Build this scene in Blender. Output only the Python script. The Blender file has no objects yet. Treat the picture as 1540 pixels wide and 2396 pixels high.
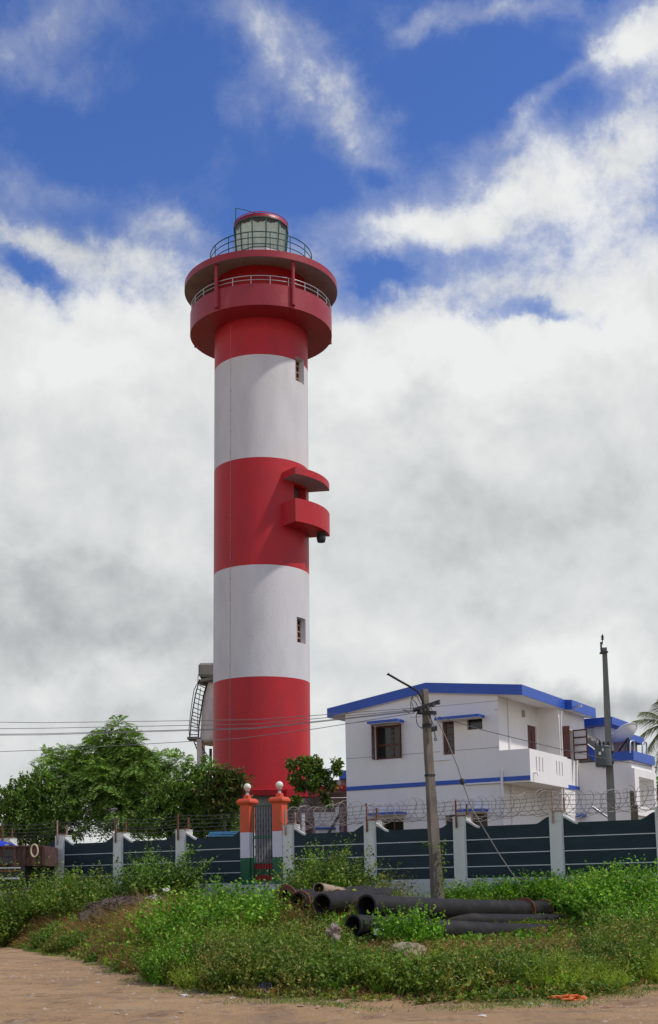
import bpy, math, random
import numpy as np
from mathutils import Vector
random.seed(7); rng = np.random.default_rng(11)
R_ = math.radians
scene = bpy.context.scene
col = scene.collection

# ---------------------------------------------------------------- camera
F = 2900.; TH = R_(8); PX, PY = 770., 2075 - 2900*math.tan(TH); ROLL = -0.0176
_f = np.array([0, math.cos(TH), math.sin(TH)]); _u0 = np.array([0, -math.sin(TH), math.cos(TH)]); _r0 = np.array([1., 0, 0])
_c, _s = math.cos(ROLL), math.sin(ROLL)
CR = _c*_r0 + _s*_u0; CU = -_s*_r0 + _c*_u0
CAM = np.array([0, 0, 1.6])
def ray(x, y): return _f + (x-PX)/F*CR - (y-PY)/F*CU
def W(x, y, Y):
    d = ray(x, y); return CAM + d*(Y/d[1])
def pl(x, y, P0, n):
    d = ray(x, y); return CAM + d*(((P0-CAM)@n)/(d@n))
cd = bpy.data.cameras.new('camera'); cam = bpy.data.objects.new('camera', cd); col.objects.link(cam)
from mathutils import Matrix
m = Matrix(((CR[0], CU[0], -_f[0], 0), (CR[1], CU[1], -_f[1], 0), (CR[2], CU[2], -_f[2], 1.6), (0, 0, 0, 1)))
cam.matrix_world = m
cd.sensor_fit = 'VERTICAL'; cd.sensor_height = 24; cd.lens = 24*F/2396.
cd.shift_y = (PY-1198)/2396.
cd.clip_end = 6000; cd.clip_start = .1
scene.camera = cam

# ---------------------------------------------------------------- light
scene.view_settings.view_transform = 'Standard'; scene.view_settings.look = 'None'
scene.view_settings.exposure = 0.1; scene.view_settings.gamma = 1
SUN_EL = R_(56); SX, SY = .97, -.243
sd = bpy.data.lights.new('sun', 'SUN'); sd.energy = 2.8; sd.angle = R_(2.5); sd.color = (1, .93, .84)
sun = bpy.data.objects.new('sun', sd); col.objects.link(sun)
sv = Vector((SX*math.cos(SUN_EL), SY*math.cos(SUN_EL), math.sin(SUN_EL)))
sun.rotation_euler = sv.to_track_quat('Z', 'Y').to_euler()

world = bpy.data.worlds.new('World'); scene.world = world; world.use_nodes = True
def build_world():
    nt = world.node_tree; N = nt.nodes; L = nt.links; N.clear()
    out = N.new('ShaderNodeOutputWorld'); bg = N.new('ShaderNodeBackground'); bg.inputs[1].default_value = .1
    L.new(bg.outputs[0], out.inputs[0])
    sky = N.new('ShaderNodeTexSky'); sky.sky_type = 'NISHITA'; sky.sun_disc = False
    sky.sun_elevation = SUN_EL; sky.sun_rotation = math.atan2(SX, SY); sky.air_density = 1.0; sky.dust_density = .3; sky.ozone_density = 3
    tc = N.new('ShaderNodeTexCoord')
    def M(op, a, b=None, c=None, clamp=False):
        n = N.new('ShaderNodeMath'); n.operation = op; n.use_clamp = clamp
        for i, v in enumerate((a, b, c)):
            if v is None: continue
            if isinstance(v, (int, float)): n.inputs[i].default_value = v
            else: L.new(v, n.inputs[i])
        return n.outputs[0]
    D = tc.outputs['Generated']
    sp = N.new('ShaderNodeSeparateXYZ'); L.new(D, sp.inputs[0]); x, y, z = sp.outputs
    az = M('ARCTAN2', x, y)
    hyp = M('SQRT', M('ADD', M('MULTIPLY', x, x), M('ADD', M('MULTIPLY', y, y), 1e-4)))
    tv = M('DIVIDE', z, hyp)
    def noise(vec, scale, detail, rough, dist=0, lac=2.0):
        n = N.new('ShaderNodeTexNoise'); n.inputs['Scale'].default_value = scale; n.inputs['Detail'].default_value = detail
        n.inputs['Roughness'].default_value = rough; n.inputs['Distortion'].default_value = dist; n.inputs['Lacunarity'].default_value = lac
        L.new(vec, n.inputs['Vector']); return n
    wn = noise(D, 11, 9, .62)
    ws = N.new('ShaderNodeSeparateXYZ'); L.new(wn.outputs['Color'], ws.inputs[0])
    WA = .105
    azw = M('MULTIPLY_ADD', M('SUBTRACT', ws.outputs[0], .5), WA, az)
    tvw = M('MULTIPLY_ADD', M('SUBTRACT', ws.outputs[1], .5), WA, tv)
    cv = N.new('ShaderNodeCombineXYZ'); L.new(azw, cv.inputs[0]); L.new(tvw, cv.inputs[1]); P = cv.outputs[0]
    def sky_uv(px, py):
        d = ray(px, py); return math.atan2(d[0], d[1]), d[2]/math.hypot(d[0], d[1])
    def blob(px, py, a, b, rot, amp):
        u, v = sky_uv(px, py)
        mp = N.new('ShaderNodeMapping'); mp.vector_type = 'TEXTURE'
        mp.inputs['Location'].default_value = (u, v, 0); mp.inputs['Rotation'].default_value = (0, 0, R_(-rot))
        mp.inputs['Scale'].default_value = (a/F, b/F, 1); L.new(P, mp.inputs[0])
        ln = N.new('ShaderNodeVectorMath'); ln.operation = 'LENGTH'; L.new(mp.outputs[0], ln.inputs[0])
        mr = N.new('ShaderNodeMapRange'); mr.interpolation_type = 'SMOOTHSTEP'
        mr.inputs['From Min'].default_value = 1.6; mr.inputs['From Max'].default_value = 0
        mr.inputs['To Min'].default_value = 0; mr.inputs['To Max'].default_value = amp
        L.new(ln.outputs['Value'], mr.inputs['Value']); return mr.outputs[0]
    def total(base, blobs):
        s = base
        for b in blobs: s = M('ADD', s, blob(*b))
        return s
    v1 = sky_uv(770, 880)[1]; v0 = sky_uv(770, 540)[1]
    mr = N.new('ShaderNodeMapRange'); mr.interpolation_type = 'SMOOTHSTEP'
    mr.inputs['From Min'].default_value = v0; mr.inputs['From Max'].default_value = v1
    mr.inputs['To Min'].default_value = .05; mr.inputs['To Max'].default_value = 1.55
    L.new(tvw, mr.inputs['Value'])
    dens = total(mr.outputs[0], CLOUDS)
    n1 = noise(D, 6.5, 12, .64, .3); n2 = noise(D, 24, 10, .66, .25)
    dens = M('ADD', dens, M('MULTIPLY', M('SUBTRACT', n1.outputs[0], .5), 1.5))
    dens = M('ADD', dens, M('MULTIPLY', M('SUBTRACT', n2.outputs[0], .5), 1.0))
    al = N.new('ShaderNodeMapRange'); al.interpolation_type = 'SMOOTHSTEP'
    al.inputs['From Min'].default_value = -.10; al.inputs['From Max'].default_value = 1.42; L.new(dens, al.inputs['Value'])
    # a thin veil plus denser cloud with a crisp, ragged edge
    n3 = noise(D, 46, 10, .72, .1)
    sh = N.new('ShaderNodeMapRange'); sh.interpolation_type = 'SMOOTHSTEP'; sh.inputs['From Min'].default_value = .50; sh.inputs['From Max'].default_value = 1.18
    L.new(M('ADD', dens, M('MULTIPLY', M('SUBTRACT', n3.outputs[0], .5), .9)), sh.inputs['Value'])
    veil = M('MULTIPLY', al.outputs[0], .72)
    alpha = M('ADD', veil, M('MULTIPLY', M('SUBTRACT', 1.0, veil), M('MULTIPLY', sh.outputs[0], .96)))
    # how bright the cloud itself is
    g1 = noise(D, 5, 8, .52, .3); g2 = noise(D, 17, 9, .62, .6)
    br = total(None or M('ADD', M('MULTIPLY', M('SUBTRACT', g1.outputs[0], .5), .65), .62), SHADES)
    br = M('ADD', br, M('MULTIPLY', M('SUBTRACT', g2.outputs[0], .5), .35))
    # billows lit from the sun's side: the same noise sampled a little towards the sun and subtracted
    of = N.new('ShaderNodeVectorMath'); of.operation = 'ADD'; of.inputs[1].default_value = (.012, 0, .022); L.new(D, of.inputs[0])
    ba = noise(D, 8, 9, .55, .15); bb = noise(of.outputs[0], 8, 9, .55, .15)
    br = M('ADD', br, M('MULTIPLY', M('SUBTRACT', ba.outputs[0], bb.outputs[0]), 1.5))
    # unseen cloud behind the camera is brightened, added as fill for shaded walls
    br = M('ADD', br, M('MULTIPLY', M('MAXIMUM', M('MULTIPLY', y, -1.3), 0.0), .5))
    cr = N.new('ShaderNodeValToRGB'); L.new(br, cr.inputs[0]); e = cr.color_ramp.elements
    e[0].position = .0; e[0].color = (.36, .375, .385, 1); e[1].position = .95; e[1].color = (.80, .81, .80, 1)
    e2 = cr.color_ramp.elements.new(.5); e2.color = (.61, .63, .63, 1)
    k = N.new('ShaderNodeVectorMath'); k.operation = 'SCALE'; k.inputs['Scale'].default_value = 10; L.new(cr.outputs[0], k.inputs[0])
    # deep clear-sky blue: the Nishita sky, a little more saturated
    hs = N.new('ShaderNodeHueSaturation'); hs.inputs['Hue'].default_value = SKY_H; hs.inputs['Saturation'].default_value = SKY_S; hs.inputs['Value'].default_value = SKY_V
    L.new(sky.outputs[0], hs.inputs['Color'])
    mx = N.new('ShaderNodeMix'); mx.data_type = 'RGBA'; L.new(alpha, mx.inputs['Factor'])
    L.new(hs.outputs[0], mx.inputs['A']); L.new(k.outputs[0], mx.inputs['B'])
    L.new(mx.outputs['Result'], bg.inputs[0])
SKY_H, SKY_S, SKY_V = .517, 1.24, 1.38
CLOUDS = [ # px, py, a, b, rotation, amount
 (1290, 480, 400, 165, 5, 1.0), (960, 530, 270, 65, -5, .55), (700, 180, 150, 95, 42, .66), (830, 290, 130, 85, 45, .66), (620, 50, 140, 75, 20, .5),
 (1500, 50, 120, 100, 20, .72), (1570, 90, 90, 140, 0, .5), (1440, 120, 60, 95, 15, .55), (1510, 190, 70, 90, 0, .45), (1500, 320, 120, 110, 0, .6), (1170, 20, 260, 42, 0, .55), (1270, 250, 150, 38, -30, .55), (960, 60, 90, 35, -20, .3),
 (60, 570, 170, 60, 12, .50), (250, 600, 200, 55, 12, .45), (400, 550, 110, 50, 10, .6), (110, 70, 95, 160, 15, .42), (10, 130, 50, 80, 0, .3), (530, 370, 90, 50, -10, .28),
 (330, 40, 170, 70, 0, .34), (200, 210, 90, 70, 20, .25), (560, 240, 70, 80, 30, .2), (600, 620, 170, 60, 0, .4), (120, 470, 220, 50, 0, .2),
 (890, 640, 90, 40, 18, -.75), (1250, 760, 190, 48, 14, -.85), (45, 625, 90, 32, 15, -.85), (1120, 190, 190, 110, 10, -.75), (690, 590, 50, 30, 0, -.3),
 (280, 330, 290, 120, 0, -.60), (700, 440, 110, 60, 0, -.4), (790, 1790, 110, 60, 0, -.75), (870, 390, 45, 30, 30, -.4)]
SHADES = [
 (1250, 480, 350, 130, 0, .22), (1480, 80, 110, 150, 0, .28), (150, 900, 300, 200, 0, .30), (1150, 850, 380, 110, 0, .36), (330, 700, 250, 120, 0, .2), (1420, 800, 120, 60, 0, .2),
 (150, 1400, 250, 170, 0, -.50), (1150, 1290, 420, 170, 0, -.13), (430, 1470, 200, 120, 0, -.30), (980, 960, 110, 45, 10, -.22), (1400, 1640, 300, 45, 0, -.42),
 (1340, 1530, 160, 60, 0, .34), (90, 1640, 130, 50, 0, .25), (250, 1640, 120, 60, 0, .12), (60, 1760, 110, 50, 0, .15), (250, 1240, 300, 80, 0, .12)]
build_world()
try:
    scene.cycles.use_denoising = True
except Exception: pass

# ---------------------------------------------------------------- helpers
def tag(o, label=None, cat=None, group=None, kind=None):
    if label: o['label'] = label
    if cat: o['category'] = cat
    if group: o['group'] = group
    if kind: o['kind'] = kind
    return o
def thing(name, loc, label, cat, group=None):
    o = bpy.data.objects.new(name, None); o.empty_display_size = .2
    o.location = tuple(float(v) for v in loc); col.objects.link(o); return tag(o, label, cat, group)
def root_loc(p):
    while p.parent: p = p.parent
    return np.array(p.location)
def link_mesh(name, me, mats, parent):
    o = bpy.data.objects.new(name, me); col.objects.link(o)
    for mm in (mats if isinstance(mats, (list, tuple)) else [mats]): me.materials.append(mm)
    if parent is not None: o.parent = parent
    return o
class MB:
    def __init__(s): s.v = []; s.f = []; s.m = []; s.sm = []
    def add(s, vs, fs, mi=0, smooth=False):
        b = len(s.v); s.v.extend([tuple(map(float, q)) for q in vs])
        for f in fs: s.f.append([b+i for i in f]); s.m.append(mi); s.sm.append(smooth)
    def obox(s, O, A, B, C, mi=0):
        O, A, B, C = map(np.array, (O, A, B, C))
        vs = [O, O+A, O+A+B, O+B, O+C, O+A+C, O+A+B+C, O+B+C]
        s.add(vs, [(0, 3, 2, 1), (4, 5, 6, 7), (0, 1, 5, 4), (1, 2, 6, 5), (2, 3, 7, 6), (3, 0, 4, 7)], mi)
    def box(s, x0, x1, y0, y1, z0, z1, mi=0): s.obox((x0, y0, z0), (x1-x0, 0, 0), (0, y1-y0, 0), (0, 0, z1-z0), mi)
    def tube(s, pts, r, n=8, mi=0, cap=True, smooth=True):
        pts = [np.array(p, float) for p in pts]; rs = r if isinstance(r, (list, tuple)) else [r]*len(pts)
        vs = []; prev = None
        for i, p in enumerate(pts):
            t = pts[min(i+1, len(pts)-1)] - pts[max(i-1, 0)]; t = t/(np.linalg.norm(t)+1e-9)
            if prev is None:
                a = np.array([0, 0, 1.]) if abs(t[2]) < .9 else np.array([1., 0, 0])
                a = np.cross(t, a)
            else: a = prev - t*(prev@t)
            a = a/(np.linalg.norm(a)+1e-9); prev = a; b = np.cross(t, a)
            for k in range(n):
                w = 2*math.pi*k/n; vs.append(p + rs[i]*(math.cos(w)*a + math.sin(w)*b))
        fs = []
        for i in range(len(pts)-1):
            for k in range(n): fs.append((i*n+k, i*n+(k+1) % n, (i+1)*n+(k+1) % n, (i+1)*n+k))
        s.add(vs, fs, mi, smooth)
        if cap:
            s.add(vs[:n], [tuple(range(n))[::-1]], mi); s.add(vs[-n:], [tuple(range(n))], mi)
    def lathe(s, prof, c, n=64, a0=0, a1=2*math.pi, mi=0, smooth=True, lean=0):
        # prof: (r, z); angle measured from the -Y side towards +X
        full = abs(a1-a0-2*math.pi) < 1e-6; k = n if full else n+1; vs = []
        for (r, z) in prof:
            for i in range(k):
                a = a0+(a1-a0)*i/n; vs.append((c[0]+r*math.sin(a)+lean*z, c[1]-r*math.cos(a), z))
        fs = []
        for j in range(len(prof)-1):
            for i in range(n):
                i2 = (i+1) % k; fs.append((j*k+i, j*k+i2, (j+1)*k+i2, (j+1)*k+i))
        s.add(vs, fs, mi, smooth)
    def prism(s, poly, ext, mi=0, mside=None, smooth_side=False):
        n = len(poly); poly = [np.array(p, float) for p in poly]; ext = np.array(ext, float)
        s.add(poly, [tuple(range(n))], mi); s.add([p+ext for p in poly], [tuple(range(n))[::-1]], mi)
        for i in range(n):
            j = (i+1) % n; s.add([poly[i], poly[j], poly[j]+ext, poly[i]+ext], [(0, 1, 2, 3)], mi if mside is None else mside)
    def build(s, name, mats, parent=None, loc=(0, 0, 0), bevel=0, sharp=40):
        off = root_loc(parent) if parent is not None else np.array(loc, float)
        me = bpy.data.meshes.new(name)
        me.from_pydata([tuple(np.array(v)-off) for v in s.v], [], s.f)
        me.polygons.foreach_set('material_index', s.m); me.polygons.foreach_set('use_smooth', s.sm)
        o = link_mesh(name, me, mats, parent)
        if parent is None: o.location = tuple(off)
        if bevel:
            b = o.modifiers.new('bevel', 'BEVEL'); b.width = bevel; b.segments = 1; b.limit_method = 'ANGLE'
        me.update(); return o

def nmat(name, base, rough=.7, var=.12, nscale=3., streak=None, bump=.15, bscale=30., metallic=0, spec=.5, col2=None, c2scale=2., c2lo=.5, c2hi=.7, coat=0):
    mt = bpy.data.materials.new(name); mt.use_nodes = True; nt = mt.node_tree; N = nt.nodes; L = nt.links
    p = N['Principled BSDF']; p.inputs['Roughness'].default_value = rough; p.inputs['Metallic'].default_value = metallic
    p.inputs['Specular IOR Level'].default_value = spec; p.inputs['Coat Weight'].default_value = coat
    tc = N.new('ShaderNodeTexCoord'); vec = tc.outputs['Object']
    mp = N.new('ShaderNodeMapping'); L.new(vec, mp.inputs[0]); 
    if streak: mp.inputs['Scale'].default_value = streak
    n = N.new('ShaderNodeTexNoise'); n.inputs['Scale'].default_value = nscale; n.inputs['Detail'].default_value = 7; n.inputs['Roughness'].default_value = .6
    L.new(mp.outputs[0], n.inputs['Vector'])
    mr = N.new('ShaderNodeMapRange'); mr.inputs['From Min'].default_value = .3; mr.inputs['From Max'].default_value = .7
    mr.inputs['To Min'].default_value = 1-var; mr.inputs['To Max'].default_value = 1+var; L.new(n.outputs[0], mr.inputs['Value'])
    sc = N.new('ShaderNodeVectorMath'); sc.operation = 'SCALE'; L.new(mr.outputs[0], sc.inputs['Scale'])
    if col2:
        n2 = N.new('ShaderNodeTexNoise'); n2.inputs['Scale'].default_value = c2scale; n2.inputs['Detail'].default_value = 9; n2.inputs['Roughness'].default_value = .65
        L.new(mp.outputs[0], n2.inputs['Vector'])
        m2 = N.new('ShaderNodeMapRange'); m2.inputs['From Min'].default_value = c2lo; m2.inputs['From Max'].default_value = c2hi; L.new(n2.outputs[0], m2.inputs['Value'])
        mx = N.new('ShaderNodeMix'); mx.data_type = 'RGBA'; mx.inputs['A'].default_value = (*base, 1); mx.inputs['B'].default_value = (*col2, 1)
        L.new(m2.outputs[0], mx.inputs['Factor']); L.new(mx.outputs['Result'], sc.inputs[0])
    else: sc.inputs[0].default_value = base
    L.new(sc.outputs[0], p.inputs['Base Color'])
    if bump:
        nb = N.new('ShaderNodeTexNoise'); nb.inputs['Scale'].default_value = bscale; nb.inputs['Detail'].default_value = 5; L.new(vec, nb.inputs['Vector'])
        b = N.new('ShaderNodeBump'); b.inputs['Strength'].default_value = bump; b.inputs['Distance'].default_value = .03
        L.new(nb.outputs[0], b.inputs['Height']); L.new(b.outputs[0], p.inputs['Normal'])
    return mt
def leafmat(name, cols, trans=.35, rough=.6):
    mt = bpy.data.materials.new(name); mt.use_nodes = True; nt = mt.node_tree; N = nt.nodes; L = nt.links; N.clear()
    out = N.new('ShaderNodeOutputMaterial'); p = N.new('ShaderNodeBsdfPrincipled'); p.inputs['Roughness'].default_value = rough; p.inputs['Specular IOR Level'].default_value = .25
    g = N.new('ShaderNodeNewGeometry'); cr = N.new('ShaderNodeValToRGB'); cr.color_ramp.interpolation = 'LINEAR'
    el = cr.color_ramp.elements
    while len(el) < len(cols): el.new(.5)
    for i, (pos, c) in enumerate(cols): el[i].position = pos; el[i].color = (*c, 1)
    L.new(g.outputs['Random Per Island'], cr.inputs[0])
    tc = N.new('ShaderNodeTexCoord'); n = N.new('ShaderNodeTexNoise'); n.inputs['Scale'].default_value = 1.3; n.inputs['Detail'].default_value = 3; L.new(tc.outputs['Object'], n.inputs['Vector'])
    mr = N.new('ShaderNodeMapRange'); mr.inputs['From Min'].default_value = .3; mr.inputs['From Max'].default_value = .7; mr.inputs['To Min'].default_value = .6; mr.inputs['To Max'].default_value = 1.6; L.new(n.outputs[0], mr.inputs['Value'])
    sc = N.new('ShaderNodeVectorMath'); sc.operation = 'SCALE'; L.new(cr.outputs[0], sc.inputs[0]); L.new(mr.outputs[0], sc.inputs['Scale'])
    L.new(sc.outputs[0], p.inputs['Base Color'])
    t = N.new('ShaderNodeBsdfTranslucent'); sc2 = N.new('ShaderNodeVectorMath'); sc2.operation = 'MULTIPLY'; sc2.inputs[1].default_value = (1.3, 1.5, .5)
    L.new(sc.outputs[0], sc2.inputs[0]); L.new(sc2.outputs[0], t.inputs[0])
    ms = N.new('ShaderNodeMixShader'); ms.inputs[0].default_value = trans; L.new(p.outputs[0], ms.inputs[1]); L.new(t.outputs[0], ms.inputs[2]); L.new(ms.outputs[0], out.inputs[0])
    return mt

M = {}
M['red'] = nmat('red_paint', (.45, .014, .020), .5, .10, .8, (1, 1, .35), .3, 7, spec=.35, col2=(.35, .018, .028), c2scale=1.0, c2lo=.45, c2hi=.75)
M['white'] = nmat('white_paint', (.62, .615, .61), .6, .06, .7, (1, 1, .3), .3, 7, spec=.3, col2=(.55, .55, .55), c2scale=.9, c2lo=.45, c2hi=.7)
M['dgreen'] = nmat('green_metal', (.008, .07, .055), .4, .15)
M['steel'] = nmat('pale_steel', (.5, .5, .52), .35, .1, metallic=.6)
M['soffit'] = nmat('grey_soffit', (.34, .31, .30), .8, .15, 1.2, col2=(.22, .19, .18), c2lo=.5, c2hi=.8)
M['glass'] = nmat('lantern_glass', (.30, .38, .37), .15, .05, spec=.6, bump=0)
M['curtain'] = nmat('curtain', (.80, .88, .84), .8, .18, 6, (3, 3, .4), .6, 6)
M['wall'] = nmat('white_wall', (.81, .795, .775), .75, .04, .8, (1, 1, .4), .08, 25, spec=.25, col2=(.74, .72, .70), c2scale=.6, c2lo=.5, c2hi=.8)
M['blue'] = nmat('blue_trim', (.018, .088, .44), .45, .07, 2)
M['brown'] = nmat('brown_wood', (.11, .035, .025), .5, .25, 5)
M['pane'] = nmat('dark_pane', (.018, .018, .02), .12, .3, 2, bump=0)
M['greypane'] = nmat('grey_pane', (.22, .22, .24), .2, .2, 4, bump=0)
M['groove'] = nmat('groove', (.35, .35, .37), .8)
M['pillar'] = nmat('pillar_paint', (.66, .69, .64), .75, .07, 2, (1, 1, .3), .12, 25, col2=(.45, .46, .42), c2scale=2.2, c2lo=.55, c2hi=.85)
M['panel'] = nmat('slate_paint', (.022, .043, .052), .7, .18, 1.5, (1, 1, 3), .15, 18, spec=.2, col2=(.020, .038, .045), c2scale=1.2, c2lo=.5, c2hi=.8)
M['line'] = nmat('line_paint', (.62, .66, .66), .7, .1)
M['plinth'] = nmat('plinth', (.55, .57, .56), .8, .12, 2, col2=(.30, .28, .24), c2scale=2, c2lo=.5, c2hi=.8)
M['rust'] = nmat('rust', (.17, .06, .03), .85, .35, 8, bump=.4, col2=(.30, .15, .10), c2scale=14, c2lo=.55, c2hi=.75)
M['rustpale'] = nmat('rust_pale', (.42, .27, .20), .8, .25, 8, col2=(.16, .06, .04), c2scale=9, c2lo=.5, c2hi=.7)
M['wire'] = nmat('wire', (.30, .27, .25), .5, .1, metallic=.5, bump=0)
M['dwire'] = nmat('dark_wire', (.08, .075, .08), .6, .1, bump=0)
M['cable'] = nmat('aluminium_cable', (.20, .20, .20), .5, .1, bump=0)
M['reddark'] = nmat('dark_red_paint', (.30, .018, .026), .42, .12, .8, (1, 1, .5), .3, 9, spec=.5, col2=(.36, .06, .06), c2scale=1.3, c2lo=.58, c2hi=.75)  # darker red for the gallery and lantern dome, with lighter noise patches
M['orange'] = nmat('orange_paint', (.62, .085, .03), .55, .08, 2, (1, 1, .4), .15, 20)
M['flagwhite'] = nmat('lilac_white', (.62, .61, .70), .6, .06, 2)
M['fgreen'] = nmat('flag_green', (.008, .10, .045), .55, .1, 2)
M['globe'] = nmat('globe_glass', (.78, .74, .62), .18, .04, bump=0, spec=.6)
M['concrete'] = nmat('pole_concrete', (.17, .145, .115), .9, .3, 4, (1, 1, .25), .5, 25, col2=(.07, .06, .05), c2scale=5, c2lo=.5, c2hi=.75)
M['concrete2'] = nmat('pole_concrete_grey', (.17, .175, .155), .9, .2, 4, (1, 1, .25), .4, 25, col2=(.10, .10, .09), c2scale=5, c2lo=.5, c2hi=.8)
M['polelit'] = nmat('pole_lit_face', (.40, .36, .29), .9, .2, 4, (1, 1, .25), .3, 25)  # lighter copy of the grey pole concrete, sunlight painted on one face
M['oldwall'] = nmat('old_plaster', (.60, .53, .47), .85, .15, 2, (1, 1, .5), .3, 12, col2=(.25, .17, .14), c2scale=1.4, c2lo=.58, c2hi=.75)
M['stain'] = nmat('stained_concrete', (.26, .25, .22), .9, .35, 3, (1, 1, .3), .4, 12, col2=(.09, .085, .08), c2scale=3, c2lo=.45, c2hi=.7)
M['dark'] = nmat('dark_metal', (.025, .025, .028), .6, .2)
M['mauve'] = nmat('mauve_wall', (.27, .20, .19), .8, .12, 1.5, bump=.1)
M['greywall'] = nmat('grey_wall', (.26, .26, .25), .8, .12, 1.5, bump=.1)
M['pipe'] = nmat('black_pipe', (.019, .018, .0165), .68, .25, 3, (1, 1, 1), .3, 10, spec=.22, col2=(.045, .037, .03), c2scale=3.5, c2lo=.5, c2hi=.75)
M['pipein'] = nmat('pipe_inside', (.010, .010, .011), .8, .2)
M['pipepale'] = nmat('dusty_pipe', (.34, .25, .17), .8, .25, 4, col2=(.10, .08, .06), c2scale=4, c2lo=.5, c2hi=.75)
M['trans'] = nmat('transformer_grey', (.085, .105, .11), .45, .12, 3)
M['dish'] = nmat('dish_white', (.72, .71, .66), .5, .05, 2)
M['skyblue'] = nmat('sky_blue_sheet', (.10, .32, .50), .5, .2, 4)
M['tarp'] = nmat('blue_tarp', (.02, .05, .55), .4, .2, 5, bump=.8, bscale=4)
M['truck'] = nmat('rusty_body', (.075, .038, .030), .85, .4, 3, (1, 1, 1), .4, 12, col2=(.16, .07, .045), c2scale=4, c2lo=.5, c2hi=.7)
M['rope'] = nmat('pale_hose', (.52, .42, .30), .7, .1)
M['bark'] = nmat('bark', (.11, .085, .065), .9, .3, 6, bump=.6)
M['cloth'] = nmat('dirty_cloth', (.36, .31, .26), .9, .4, 8, bump=.8, bscale=8, col2=(.22, .12, .09), c2scale=7, c2lo=.45, c2hi=.6)
M['black'] = nmat('black_plastic', (.018, .02, .022), .35, .3, 5, bump=.6, bscale=6)
M['orangecloth'] = nmat('orange_cloth', (.60, .14, .03), .7, .3, 6, bump=.8, bscale=10)
M['sack'] = nmat('sack', (.27, .23, .14), .85, .25, 3, bump=.7, bscale=6)
M['plastic'] = nmat('white_plastic', (.70, .70, .66), .6, .15, 5, bump=.5, bscale=8)
M['soil'] = nmat('dark_soil', (.10, .065, .045), .95, .4, 5, bump=1., bscale=12, col2=(.04, .03, .025), c2scale=9, c2lo=.45, c2hi=.6)

# ---------------------------------------------------------------- ground
EDGE_PX = [(-500, 2190), (-200, 2196), (0, 2213), (84, 2227), (168, 2240), (249, 2264), (303, 2288), (387, 2308), (454, 2322), (518, 2331), (600, 2336), (700, 2340), (850, 2346), (1000, 2348), (1200, 2347), (1400, 2336), (1540, 2306), (1800, 2285), (2400, 2262)]
_e = np.array([pl(x, y, np.array([0, 0, 0.]), np.array([0, 0, 1.]))[:2] for x, y in EDGE_PX])
def Yedge(X): return np.interp(X, _e[:, 0], _e[:, 1])
def Yfen(X): return 36 - .57735*(X)
def vnoise(X, Y, s, seed=0):
    X = np.asarray(X, float)*s; Y = np.asarray(Y, float)*s; r = 0
    for k, (a, b, p) in enumerate([(1, .3, .1), (-.4, 1.1, 1.7), (.7, -.8, 2.9), (1.9, .6, 4.1), (-1.2, 1.7, .6), (2.9, -2.1, 3.3)]):
        r = r + np.sin(a*X+b*Y+p+seed*1.7+k)/(1+.35*k)
    return r/3.
def gz(X, Y):
    X = np.asarray(X, float); Y = np.asarray(Y, float)
    ye = Yedge(X); yf = np.maximum(Yfen(X), ye+3)
    t = np.clip((Y-ye)/(yf-ye), 0, 1)
    p = 1-(1-t)**2.0
    soft = np.clip((Y-ye)/1.2, 0, 1)
    z = .85*p*(.35+.65*soft)+.30*np.exp(-((X+.1)/1.9)**2-((Y-24.3)/2.3)**2)*soft
    b = np.clip((Y-Yfen(X)-.3)/.8, 0, 1); z = z+(1.45-z)*b*b*(3-2*b)
    z = z + .05*vnoise(X, Y, 1.1)*np.clip((Y-ye)/2, 0, 1) + .012*vnoise(X, Y, 2.3, 2) + .008*vnoise(X, Y, 6, 5)
    return z
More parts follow.
